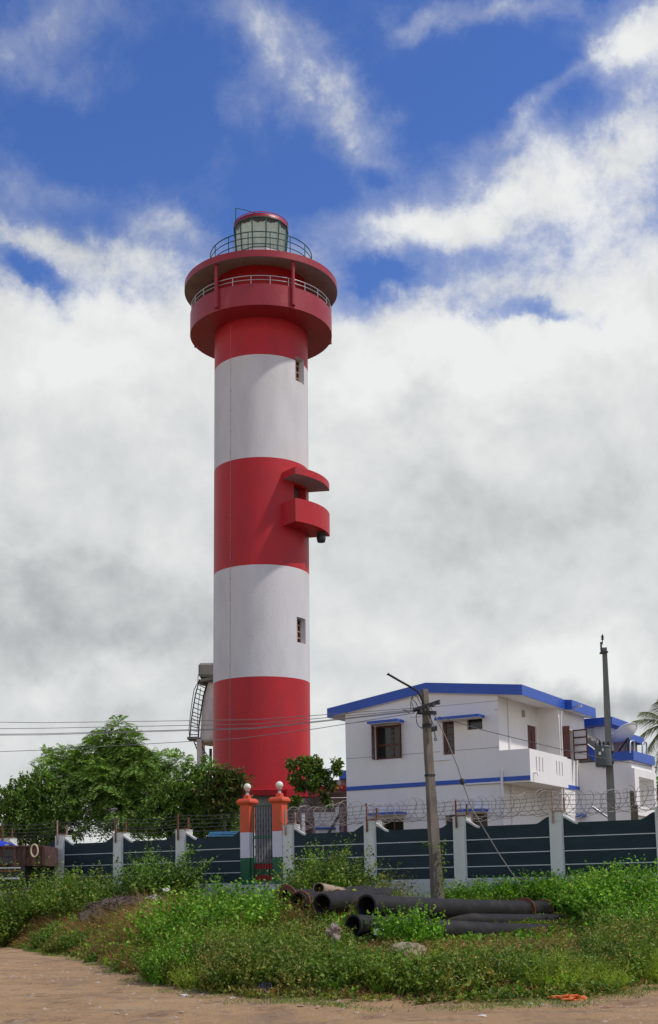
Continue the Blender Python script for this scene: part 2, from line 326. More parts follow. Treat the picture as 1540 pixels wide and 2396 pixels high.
def gmat():
    mt = bpy.data.materials.new('mud_ground'); mt.use_nodes = True; nt = mt.node_tree; N = nt.nodes; L = nt.links; p = N['Principled BSDF']; p.inputs['Roughness'].default_value = .9; p.inputs['Specular IOR Level'].default_value = .25
    tc = N.new('ShaderNodeTexCoord')
    def noise(s, d, r, scale=(1, 1, 1), rot=0, dist=0):
        mp = N.new('ShaderNodeMapping'); mp.inputs['Scale'].default_value = scale; mp.inputs['Rotation'].default_value = (0, 0, rot); L.new(tc.outputs['Object'], mp.inputs[0])
        n = N.new('ShaderNodeTexNoise'); n.inputs['Scale'].default_value = s; n.inputs['Detail'].default_value = d; n.inputs['Roughness'].default_value = r; n.inputs['Distortion'].default_value = dist
        L.new(mp.outputs[0], n.inputs['Vector']); return n.outputs[0]
    def ramp(v, stops):
        c = N.new('ShaderNodeValToRGB'); L.new(v, c.inputs[0]); e = c.color_ramp.elements
        while len(e) < len(stops): e.new(.5)
        for i, (q, cc) in enumerate(stops): e[i].position = q; e[i].color = (*cc, 1)
        return c.outputs[0]
    def mix(f, a, b):
        m = N.new('ShaderNodeMix'); m.data_type = 'RGBA'; L.new(f, m.inputs['Factor']); L.new(a, m.inputs['A'])
        if isinstance(b, tuple): m.inputs['B'].default_value = (*b, 1)
        else: L.new(b, m.inputs['B'])
        return m.outputs['Result']
    def mr(v, a, b, lo=0, hi=1):
        q = N.new('ShaderNodeMapRange'); q.inputs['From Min'].default_value = a; q.inputs['From Max'].default_value = b; q.inputs['To Min'].default_value = lo; q.inputs['To Max'].default_value = hi; L.new(v, q.inputs['Value']); return q.outputs[0]
    c0 = ramp(noise(.55, 8, .65, dist=.4), [(.3, (.32, .215, .125)), (.5, (.47, .29, .14)), (.7, (.53, .35, .18))])
    grey = noise(.9, 9, .7, (1, 1.6, 1), .3)
    c1 = mix(mr(grey, .54, .66, 0, .7), c0, (.21, .165, .13))
    streaks = noise(1.5, 10, .78, (1, .8, 1), .12, .5)
    c2 = mix(mr(streaks, .53, .64, 0, .75), c1, (.16, .085, .05))
    fine = noise(5, 8, .8)
    c3 = mix(mr(fine, .56, .68, 0, .6), c2, (.60, .47, .34))
    fd = noise(4.2, 8, .8, (.8, .9, 1))
    la = N.new('ShaderNodeAttribute'); la.attribute_name = 'litter'; c3 = mix(la.outputs['Fac'], c3, (.085, .07, .04))  # litter mask: dead leaves plus shade under the weeds, painted into the colour
    c4 = mix(mr(fd, .57, .66, 0, .7), c3, (.10, .065, .045))
    L.new(c4, p.inputs['Base Color'])
    b = N.new('ShaderNodeBump'); b.inputs['Strength'].default_value = .8; b.inputs['Distance'].default_value = .10
    ad = N.new('ShaderNodeMath'); ad.operation = 'ADD'; L.new(streaks, ad.inputs[0]); L.new(fine, ad.inputs[1]); L.new(ad.outputs[0], b.inputs['Height']); L.new(b.outputs[0], p.inputs['Normal'])
    return mt
def build_ground():
    xs = np.concatenate([[-3000, -1500, -700, -300, -150, -80, -50, -35], np.arange(-26, 26.01, .28), [35, 50, 80, 150, 300, 700, 1500, 3000]])
    ys = np.concatenate([[-400, -100, -30, -8, 0, 5, 8], np.arange(10, 46, .26), [50, 56, 64, 75, 90, 120, 160, 240, 400, 800, 1500, 3500]])
    Xg, Yg = np.meshgrid(xs, ys); Z = gz(Xg, Yg); n, k = Xg.shape
    # a couple of shallow wheel ruts
    for off in (0, 1.5):
        Z -= .05*np.exp(-((Yg-(15.6+off+.16*Xg+.5*np.sin(Xg*.25)))/.16)**2)*(Yg < Yedge(Xg))
    V = np.stack([Xg, Yg, Z], -1).reshape(-1, 3)
    i = np.arange(n-1)[:, None]*k+np.arange(k-1)[None]; Fq = np.stack([i, i+1, i+k+1, i+k], -1).reshape(-1, 4)
    me = bpy.data.meshes.new('ground'); me.from_pydata(V.tolist(), [], Fq.tolist())
    at = me.attributes.new('litter', 'FLOAT', 'POINT'); d_ = V[:, 1]-Yedge(V[:, 0]); at.data.foreach_set('value', (np.clip((d_-.1+.4*vnoise(V[:, 0], V[:, 1], 2.))/.9, 0, 1)*.85).astype(np.float32)); me.polygons.foreach_set('use_smooth', [True]*len(Fq))  # bank mask for leaf litter and the painted-in weed shade
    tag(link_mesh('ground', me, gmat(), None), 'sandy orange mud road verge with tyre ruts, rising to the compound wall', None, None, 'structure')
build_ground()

# ---------------------------------------------------------------- lighthouse
LC = (W(612.5, 1400, 58)[0], 58.); LEAN = .0085; LXc = LC[0]-LEAN*16
LP = (LXc, 58.)
def lp(a, r, z):  # a in degrees from the camera-facing side towards the right
    return np.array([LXc+LEAN*z+r*math.sin(R_(a)), 58-r*math.cos(R_(a)), z])
RT = 2.29
def build_lighthouse():
    base = lp(0, 0, 1.45); base[1] = 58
    t = thing('lighthouse', base, 'tall red and white banded lighthouse tower with a round gallery and glazed lantern', 'lighthouse')
    NS = 96; step = 360/NS
    wins = [(48.75, 67.5, 12.85, 14.05), (48.75, 67.5, 24.75, 25.95), (48.75, 67.5, 5.95, 6.55)]
    wins = []
    def zat(y, Y=56.8): return float(W(705, y, Y)[2])
    for (ya, yb) in ((1505, 1446), (895, 838), (1850, 1834)): wins.append((48.75, 67.5, zat(ya), zat(yb)))
    door = (45.0, 71.25, 18.95, 20.45)
    holes = wins+[door]
    bands = [(1.4, 11.16, 0), (11.16, 16.4, 1), (16.4, 21.56, 0), (21.56, 26.62, 1), (26.62, 31.2, 0)]
    zs = sorted(set([b[0] for b in bands]+[31.2]+[h[2] for h in holes]+[h[3] for h in holes]))
    def bm_(z):
        for a, b, k in bands:
            if a <= z < b: return k
    mb = MB(); k = NS
    vs = [lp(i*step, RT, z) for z in zs for i in range(NS)]; fs = []; ms = []
    b0 = len(mb.v); mb.v.extend([tuple(v) for v in vs])
    for j in range(len(zs)-1):
        zm = (zs[j]+zs[j+1])/2
        for i in range(NS):
            am = (i+.5)*step
            if any(h[0] < am < h[1] and h[2] < zm < h[3] for h in holes): continue
            mb.f.append([b0+j*k+i, b0+j*k+(i+1) % k, b0+(j+1)*k+(i+1) % k, b0+(j+1)*k+i]); mb.m.append(bm_(zm)); mb.sm.append(True)
    for h in holes:  # reveals
        a0, a1, z0, z1 = h; n = round((a1-a0)/step); mi = bm_((z0+z1)/2)
        ang = [a0+i*step for i in range(n+1)]; ri = RT-.32
        for i in range(n):
            mb.add([lp(ang[i], RT, z0), lp(ang[i+1], RT, z0), lp(ang[i+1], ri, z0), lp(ang[i], ri, z0)], [(0, 1, 2, 3)], mi)
            mb.add([lp(ang[i], RT, z1), lp(ang[i+1], RT, z1), lp(ang[i+1], ri, z1), lp(ang[i], ri, z1)], [(3, 2, 1, 0)], mi)
        for a in (a0, a1): mb.add([lp(a, RT, z0), lp(a, ri, z0), lp(a, ri, z1), lp(a, RT, z1)], [(0, 1, 2, 3)], mi)
    mb.build('tower', [M['red'], M['white']], t)
    for h in wins:
        a0, a1, z0, z1 = h; f = MB(); g = MB(); r = RT-.24
        def bar(A0, A1, Z0, Z1):
            p = [lp(A0, r, Z0), lp(A1, r, Z0), lp(A1, r, Z1), lp(A0, r, Z1)]; d = lp((a0+a1)/2, 1, 0)-lp((a0+a1)/2, 0, 0)
            f.prism(p, -d*.06)
        w = 1.6
        bar(a0, a0+w, z0, z1); bar(a1-w, a1, z0, z1); bar(a0+w, a1-w, z0, z0+.06); bar(a0+w, a1-w, z1-.06, z1)
        am = (a0+a1)/2; bar(am-.6, am+.6, z0+.06, z1-.06)
        nb = 4 if z1-z0 > .7 else 2
        for q in range(1, nb):
            zz = z0+(z1-z0)*q/nb; bar(a0+w, am-.6, zz-.022, zz+.022); bar(am+.6, a1-w, zz-.022, zz+.022)
        fo = f.build('window', M['rustpale'], t)
        r2 = RT-.33; g.add([lp(a0, r2, z0), lp(a1, r2, z0), lp(a1, r2, z1), lp(a0, r2, z1)], [(0, 1, 2, 3)]); g.build('pane', M['pane'], fo)
        # raised sill band round the opening
    a0, a1, z0, z1 = door; g = MB(); r2 = RT-.31
    g.add([lp(a0, r2, z0), lp(a1, r2, z0), lp(a1, r2, z1), lp(a0, r2, z1)], [(0, 1, 2, 3)]); do = g.build('door', M['brown'], t)
    # lightning strip with clamps
    mb = MB(); mb.tube([lp(-36, RT+.006, 4), lp(-36, RT+.006, 28.3)], .007, 5); zc = 4.6
    while zc < 28: mb.obox(lp(-36, RT, zc)+np.array([-.03, -.02, 0]), (.045, 0, 0), (0, -.02, 0), (0, 0, .03)); zc += 1.02
    mb.build('lightning_strip', M['groove'], t)
    # base room slab
    mb = MB(); C2 = (LXc+.1, 58.)
    mb.lathe([(2.2, 5.72), (2.95, 5.68), (3.0, 5.93), (2.2, 6.02)], C2, 72, lean=LEAN, smooth=False); mb.build('base_canopy', M['red'], t)
    mb = MB(); mb.lathe([(2.5, 1.4), (2.5, 5.74)], C2, 72, lean=LEAN); mb.build('base_room', M['greywall'], t)
    mb = MB(); mb.obox(lp(20, 2.4, 5.60), (1.6, .7, 0), (.45, -.75, 0), (0, 0, .33)); mb.build('porch_slab', M['red'], t)
    # gallery
    RG = 3.49; mb = MB(); z0, z1 = 28.51, 29.56
    for pr in ([(RT-.05, 28.47), (RG, z0)], [(RG, z0), (RG, z1)], [(RG, z1), (RG-.14, z1)], [(RG-.14, z1), (RG-.14, z0+.18)], [(RG-.14, z0+.18), (RT-.4, z0+.18)]): mb.lathe(pr, LP, 96, lean=LEAN)
    mb.build('gallery', M['reddark'], t)
    mb = MB(); mb.lathe([(2.02, 28.6), (2.02, 31.25)], LP, 72, lean=LEAN); mb.build('watch_room', M['reddark'], t)
    RR = 3.78; mb = MB()
    mb.lathe([(RR, 31.09), (RR, 30.76)], LP, 96, lean=LEAN)
    mb.lathe([(1.2, 31.45), (RR, 31.09)], LP, 96, lean=LEAN)
    mb.build('gallery_roof', M['reddark'], t)
    mb = MB(); mb.lathe([(RR-.002, 30.765), (1.9, 31.20)], LP, 96, lean=LEAN); mb.build('roof_soffit', M['soffit'], t)
    for a in (-33, 28, 108, 184, -110):
        mb = MB(); mb.tube([lp(a, RG+.085, 28.62), lp(a, RG+.085, 30.9)], .085, 10)
        mb.obox(lp(a, RG-.01, 28.62)+.05*np.array([math.cos(R_(a)), math.sin(R_(a)), 0]), .08*np.array([math.cos(R_(a)), math.sin(R_(a)), 0]), .1*np.array([math.sin(R_(a)), -math.cos(R_(a)), 0]), (0, 0, .93))
        mb.build('column', M['reddark'], t)
    mb = MB()
    def ring(r, z, tr, n=72, a0=0, a1=360):
        mb.tube([lp(a0+(a1-a0)*i/n, r, z) for i in range(n+1)], tr, 6, cap=False)
    ring(RG-.06, 29.98, .024); ring(RG-.06, 29.78, .018)
    for i in range(24): mb.tube([lp(-4.7+15*i, RG-.06, z1-.02), lp(-4.7+15*i, RG-.06, 29.98)], .02, 6)
    mb.build('gallery_railing', M['steel'], t)
    mb = MB(); r = 2.52
    ring(r, 32.69, .026); ring(r, 32.39, .022); ring(r, 32.07, .022)
    for i in range(15): mb.tube([lp(-11+24*i, r, 31.2), lp(-11+24*i, r, 32.69)], .024, 6)
    mb.build('lantern_railing', M['dgreen'], t)
    # lantern room
    n = 12; a_off = -16; zb, zg0, zg1 = 31.3, 32.62, 34.12; rb, rt = 1.24, 1.37
    lan = MB(); lan.lathe([(1.26, zb), (1.26, zg0)], LP, n, R_(a_off), R_(a_off)+2*math.pi, lean=LEAN, smooth=False)
    lr = lan.build('lantern_room', M['white'], t)
    fr = MB()
    def poly(r, z): return [lp(a_off+360*i/n, r, z) for i in range(n+1)]
    for z, r in ((zg0, rb), (zg1, rt)): fr.tube(poly(r, z), .035, 6, cap=False)
    for i in range(n): fr.tube([lp(a_off+360*i/n, rb, zg0), lp(a_off+360*i/n, rt, zg1)], .032, 6)
    for i in range(n): # sloping lower struts
        fr.tube([lp(a_off+360*i/n, rb+.02, zg0), lp(a_off+360*i/n, 1.26, zg0-.35)], .02, 5)
    fr.build('lantern_frame', M['dgreen'], t)
    gl = MB(); cu = MB()
    for i in range(n):
        A, B = a_off+360*i/n, a_off+360*(i+1)/n
        gl.add([lp(A, rb-.01, zg0), lp(B, rb-.01, zg0), lp(B, rt-.01, zg1), lp(A, rt-.01, zg1)], [(0, 1, 2, 3)])
    # curtains hanging in folds just behind the glass, tops sagging
    K = 180
    vs = []
    for j in range(7):
        for i in range(K):
            a = 360*i/K; q = j/6; dr = .028*math.sin(a*.62+2*math.sin(a*.05)) + .015*math.sin(a*1.7)
            top = zg1-.10-.09*abs(math.sin(R_(a-a_off)*6)) - .05*math.sin(a*.11)
            vs.append(lp(a, (rb+(rt-rb)*q-.09+dr)*math.cos(R_(15))/math.cos(R_(((a-a_off) % 30)-15)), zg0+(top-zg0)*q))
    cu.add(vs, [(j*K+i, j*K+(i+1) % K, (j+1)*K+(i+1) % K, (j+1)*K+i) for j in range(6) for i in range(K)], 0, True)
    cu.build('curtain', M['curtain'], lr)
    gm = bpy.data.materials.new('clear_glass'); gm.use_nodes = True; nn = gm.node_tree.nodes; nn.clear()
    o = nn.new('ShaderNodeOutputMaterial'); tr = nn.new('ShaderNodeBsdfTransparent'); tr.inputs[0].default_value = (.93, .97, .96, 1); gs = nn.new('ShaderNodeBsdfGlossy'); gs.inputs['Roughness'].default_value = .05
    fm = nn.new('ShaderNodeFresnel'); mx = nn.new('ShaderNodeMixShader'); gm.node_tree.links.new(fm.outputs[0], mx.inputs[0]); gm.node_tree.links.new(tr.outputs[0], mx.inputs[1]); gm.node_tree.links.new(gs.outputs[0], mx.inputs[2]); gm.node_tree.links.new(mx.outputs[0], o.inputs[0])
    gl.build('glazing', gm, lr)
    mb = MB(); mb.lathe([(rt-.03, zg1+.02), (rt-.02, zg1+.20), (.9, zg1+.34), (.15, zg1+.42), (.12, zg1+.6), (0.01, zg1+.62)], LP, n*4, lean=LEAN, smooth=True)
    dome = mb.build('lantern_dome', M['reddark'], t)
    mb = MB(); mb.tube([lp(10*i, rt-.02, zg1+.26) for i in range(37)], .02, 6, cap=False)
    for i in range(n): mb.tube([lp(30*i, rt-.05, zg1+.1), lp(30*i, rt-.02, zg1+.26)], .015, 5)
    mb.build('dome_rail', M['red'], dome)
    mb = MB(); top = lp(-60, 1.55, 35.0)
    ap = np.array([W(552, 487, 57.2)]) [0]; ab = ap.copy(); ab[2] = 31.3; ab[0] = ap[0]-.035
    mb.tube([ab, ap], .028, 6); mb.tube([ap, ap+np.array([.35, .1, -.02]), lp(0, .9, zg1+.36)], .016, 5)
    mb.build('lightning_rod', M['dgreen'], t)
    # ladder beside lantern
    mb = MB()
    for da in (0, 6): mb.tube([lp(-58-da, 1.5, 31.3), lp(-58-da, 1.5, 33.3)], .018, 5)
    for q in range(7): mb.tube([lp(-58, 1.5, 31.5+.26*q), lp(-64, 1.5, 31.5+.26*q)], .014, 5)
    mb.build('lantern_ladder', M['steel'], t)
    # side balcony and canopy
    def sector(a0, a1, rin, rout, za, zb, hollow=0, ms=(0, 0)):
        mb = MB(); n = 24; ang = [a0+(a1-a0)*i/n for i in range(n+1)]
        inn = [np.array(lp(a, rin, za)) for a in ang]; ou = [np.array(lp(a, rout, za)) for a in ang]; h = np.array([0, 0, zb-za])
        return ang, mb
    def balcony(a0, a1, ro, z0, z1, open_top, name, mats):
        mb = MB(); n = 26; ri = RT-.03
        An = [a0+(a1-a0)*i/n for i in range(n+1)]
        # the end faces are not quite radial, as in the photograph: the inner ends sit closer together on the tower
        def P(i, r, z):
            a = An[i]; f = (r-ri)/(ro-ri)
            return lp(a+(1-f)*(-3.5 if i < n/2 else 3)*abs(1-2*i/n), r, z)
        for i in range(n):
            mb.add([P(i, ro, z0), P(i+1, ro, z0), P(i+1, ro, z1), P(i, ro, z1)], [(0, 1, 2, 3)], 0, True)
            mb.add([P(i, ri, z0), P(i, ro, z0), P(i+1, ro, z0), P(i+1, ri, z0)], [(0, 3, 2, 1)], 1)
            if open_top:
                rw = ro-.12
                mb.add([P(i, ro, z1), P(i+1, ro, z1), P(i+1, rw, z1), P(i, rw, z1)], [(0, 1, 2, 3)], 0)
                mb.add([P(i, rw, z0+.15), P(i+1, rw, z0+.15), P(i+1, rw, z1), P(i, rw, z1)], [(3, 2, 1, 0)], 0, True)
                mb.add([P(i, ri, z0+.15), P(i+1, ri, z0+.15), P(i+1, rw, z0+.15), P(i, rw, z0+.15)], [(0, 1, 2, 3)], 0)
            else: mb.add([P(i, ri, z1), P(i+1, ri, z1), P(i+1, ro, z1), P(i, ro, z1)], [(3, 2, 1, 0)], 0)
        for i in (0, n): mb.add([P(i, ri, z0), P(i, ro, z0), P(i, ro, z1), P(i, ri, z1)], [(0, 1, 2, 3)], 0)
        if open_top:
            for i in (0, n):
                s = 2.2 if i == 0 else -2.2
                q = [lp(An[i]+s-(3.5 if i == 0 else -3), ri, z0+.15), lp(An[i]+s, ro, z0+.15), lp(An[i]+s, ro, z1), lp(An[i]+s-(3.5 if i == 0 else -3), ri, z1)]
                mb.add(q, [(3, 2, 1, 0)], 0); mb.add([P(i, ri, z1), P(i, ro, z1), q[2], q[3]], [(0, 1, 2, 3)], 0)
        return mb.build(name, mats, t)
    def zb_(y, Y): return float(W(700, y, Y)[2])
    balcony(31.5, 87, 3.3, zb_(1219, 55.2), zb_(1165, 55.2), True, 'balcony', [M['red'], M['red']])
    balcony(31.5, 87, 3.3, zb_(1108, 55.2), zb_(1091.5, 55.2), False, 'balcony_canopy', [M['red'], M['soffit']])
    mb = MB(); c = lp(74, 3.0, zb_(1219, 55.2))
    mb.lathe([(.10, c[2]-.001), (.20, c[2]-.08), (.22, c[2]-.3), (.18, c[2]-.46), (.01, c[2]-.5)], (c[0]-LEAN*c[2], c[1]), 16, lean=LEAN); mb.obox(c+np.array([-.2, -.2, -.12]), (.42, 0, 0), (0, .42, 0), (0, 0, .118)); mb.build('fog_horn', M['dark'], t)
build_lighthouse()

# ---------------------------------------------------------------- water tower behind the lighthouse
def build_tank():
    Y = 68.; cx = W(527, 1700, Y)[0]
    def X(px, py=1700): return W(px, py, Y)[0]
    def Z(py, px=480): return float(W(px, py, Y)[2])
    t = thing('water_tower', (cx, Y, 1.45), 'weathered concrete water tower on legs half hidden behind the lighthouse', 'water tower')
    R = lambda px, py: cx-W(px, py, Y)[0]
    mb = MB(); prof = [(.1, Z(1740)+.45), (R(474, 1743), Z(1742)), (R(467.5, 1740), Z(1738)), (R(468.5, 1725), Z(1725)), (R(470.5, 1700), Z(1700)), (R(472, 1675), Z(1675)), (R(476, 1640), Z(1640)), (R(480, 1615), Z(1615)), (R(484, 1596), Z(1596))]
    mb.lathe(prof, (cx, Y), 48); mb.build('tank', M['oldwall'], t)
    mb = MB(); mb.lathe([(R(486, 1600), Z(1602)), (R(465.5, 1598), Z(1600)), (R(465.5, 1598), Z(1594)), (R(484, 1592), Z(1590)), (.1, Z(1588))], (cx, Y), 48, smooth=False); mb.build('tank_ring', M['stain'], t)
    mb = MB(); r = R(468, 1570); mb.box(cx-r, cx+r, Y-.9, Y+.9, Z(1589.5), Z(1557)); mb.build('tank_hatch', M['stain'], t, bevel=.12)
    for sx in (-1, 1):
        for sy in (-1, 1):
            px = cx+sx*(cx-X(470.5, 1800)); mb = MB()
            mb.box(px-.13, px+.13, Y+sy*.8-.13, Y+sy*.8+.13, 1.4, Z(1744)+.25); mb.build('leg', M['oldwall'], t)
    mb = MB(); mb.box(X(440.5, 1728), X(469, 1728), Y-.6, Y+.3, Z(1732), Z(1726)); mb.build('ladder_landing', M['stain'], t, bevel=.03)
    mb = MB(); L0 = [(467, 1589.5), (458, 1623), (451, 1663.5), (447, 1691), (444.7, 1726)]; L1 = [(484.5, 1598), (476, 1631), (469.9, 1670.5), (465.7, 1698), (464.3, 1724)]
    yy = Y-.55
    A = [W(*p, yy) for p in L0]; B = [W(*p, yy) for p in L1]
    mb.tube(A, .035, 6); mb.tube(B, .045, 6)
    def interp(L, q):
        q = q*(len(L)-1); i = min(int(q), len(L)-2); return L[i]+(L[i+1]-L[i])*(q-i)
    for i in range(14): mb.tube([interp(A, (i+.3)/14), interp(B, (i+.3)/14)], .025, 5)
    mb.tube([W(464, 1578, yy), W(463, 1597, yy), W(454.5, 1613, yy), W(450, 1640, yy), W(446, 1670, yy), W(442.5, 1705, yy), W(443.5, 1725, yy)], .022, 5)
    mb.tube([W(470, 1610, yy+.3), W(464, 1650, yy+.3), W(462, 1705, yy+.3)], .02, 5)
    mb.build('ladder', M['dark'], t)
    mb = MB(); a = [W(453, 1733, yy), W(464, 1760, yy), W(491, 1796, yy+.6)]; b = [W(466, 1733, yy), W(480, 1760, yy), W(495, 1782, yy+.6)]
    mb.tube(a, .035, 6); mb.tube(b, .03, 6)
    for i in range(8): mb.tube([interp(a, (i+.3)/8), interp(b, (i+.3)/8)], .025, 5)
    mb.tube([W(493, 1752, Y), W(493, 1960, Y)], .08, 8)
    mb.build('lower_stair', M['dark'], t)
build_tank()

# ---------------------------------------------------------------- house frame
hu = np.array([math.cos(math.pi/6), -.5, 0]); hv = np.array([.5, math.cos(math.pi/6), 0]); ez = np.array([0, 0, 1.])
HC = W(1171, 1819, 44); HC[2] = 0
def HL(u, v, z): return HC+hu*u+hv*v+ez*z
def HU(x, y, v=0):
    P = pl(x, y, HC+v*hv, hv); return float((P-HC)@hu), float(P[2])
def HV(x, y, u=0):
    P = pl(x, y, HC+u*hu, hu); return float((P-HC)@hv), float(P[2])
def hb(mb, u0, u1, v0, v1, z0, z1, mi=0): mb.obox(HL(u0, v0, z0), hu*(u1-u0), hv*(v1-v0), ez*(z1-z0), mi)
def wall_holes(mb, P, u0, u1, z0, z1, holes, dv, mi=0):
    us = sorted(set([u0, u1]+[h[0] for h in holes]+[h[1] for h in holes])); zs = sorted(set([z0, z1]+[h[2] for h in holes]+[h[3] for h in holes]))
    for i in range(len(us)-1):
        for j in range(len(zs)-1):
            um, zm = (us[i]+us[i+1])/2, (zs[j]+zs[j+1])/2
            if any(h[0] < um < h[1] and h[2] < zm < h[3] for h in holes): continue
            mb.add([P(us[i], zs[j]), P(us[i+1], zs[j]), P(us[i+1], zs[j+1]), P(us[i], zs[j+1])], [(0, 1, 2, 3)], mi)
    for a, b, c, d in holes:
        q = [P(a, c), P(b, c), P(b, d), P(a, d)]
        for i in range(4):
            j = (i+1) % 4; mb.add([q[i], q[j], q[j]+dv, q[i]+dv], [(0, 1, 2, 3)], mi)
def win(P, h, dv, parent, cols=2, rows=3, depth=.1, frame=M['brown'], fw=.07, pane=M['pane']):
    a, b, c, d = h; dn = dv/np.linalg.norm(dv); mb = MB()
    def bar(A, B, C, D): q = [P(A, C)+dn*depth, P(B, C)+dn*depth, P(B, D)+dn*depth, P(A, D)+dn*depth]; mb.prism(q, dn*.05)
    bar(a, a+fw, c, d); bar(b-fw, b, c, d); bar(a+fw, b-fw, c, c+fw); bar(a+fw, b-fw, d-fw, d)
    for i in range(1, cols): x = a+(b-a)*i/cols; bar(x-.03, x+.03, c+fw, d-fw)
    for j in range(1, rows):
        z = c+(d-c)*j/rows
        for i in range(cols):
            xa = a+(b-a)*i/cols+(.03 if i else fw); xb = a+(b-a)*(i+1)/cols-(.03 if i < cols-1 else fw); bar(xa, xb, z-.018, z+.018)
    w = mb.build('window', frame, parent); g = MB(); o = dn*(depth+.045)
    g.add([P(a, c)+o, P(b, c)+o, P(b, d)+o, P(a, d)+o], [(0, 1, 2, 3)]); g.build('pane', pane, w); return w
def leaf_shutter(mb, O, A, zc, zd, n, fw=.05, mp=1):
    # an opened casement: frame (slot 0) with panes (slot 1), O hinge point, A horizontal vector
    th = np.cross(A/np.linalg.norm(A), ez)*.035; L = np.linalg.norm(A); a = A/L
    mb.obox(O+ez*zc, a*fw, th, ez*(zd-zc)); mb.obox(O+a*(L-fw)+ez*zc, a*fw, th, ez*(zd-zc))
    for j in range(n+1):
        z = zc+(zd-zc-fw)*j/n; mb.obox(O+a*fw+ez*z, a*(L-2*fw), th, ez*fw)
    mb.add([O+a*fw+th*.5+ez*zc, O+a*(L-fw)+th*.5+ez*zc, O+a*(L-fw)+th*.5+ez*zd, O+a*fw+th*.5+ez*zd], [(0, 1, 2, 3)], mp)

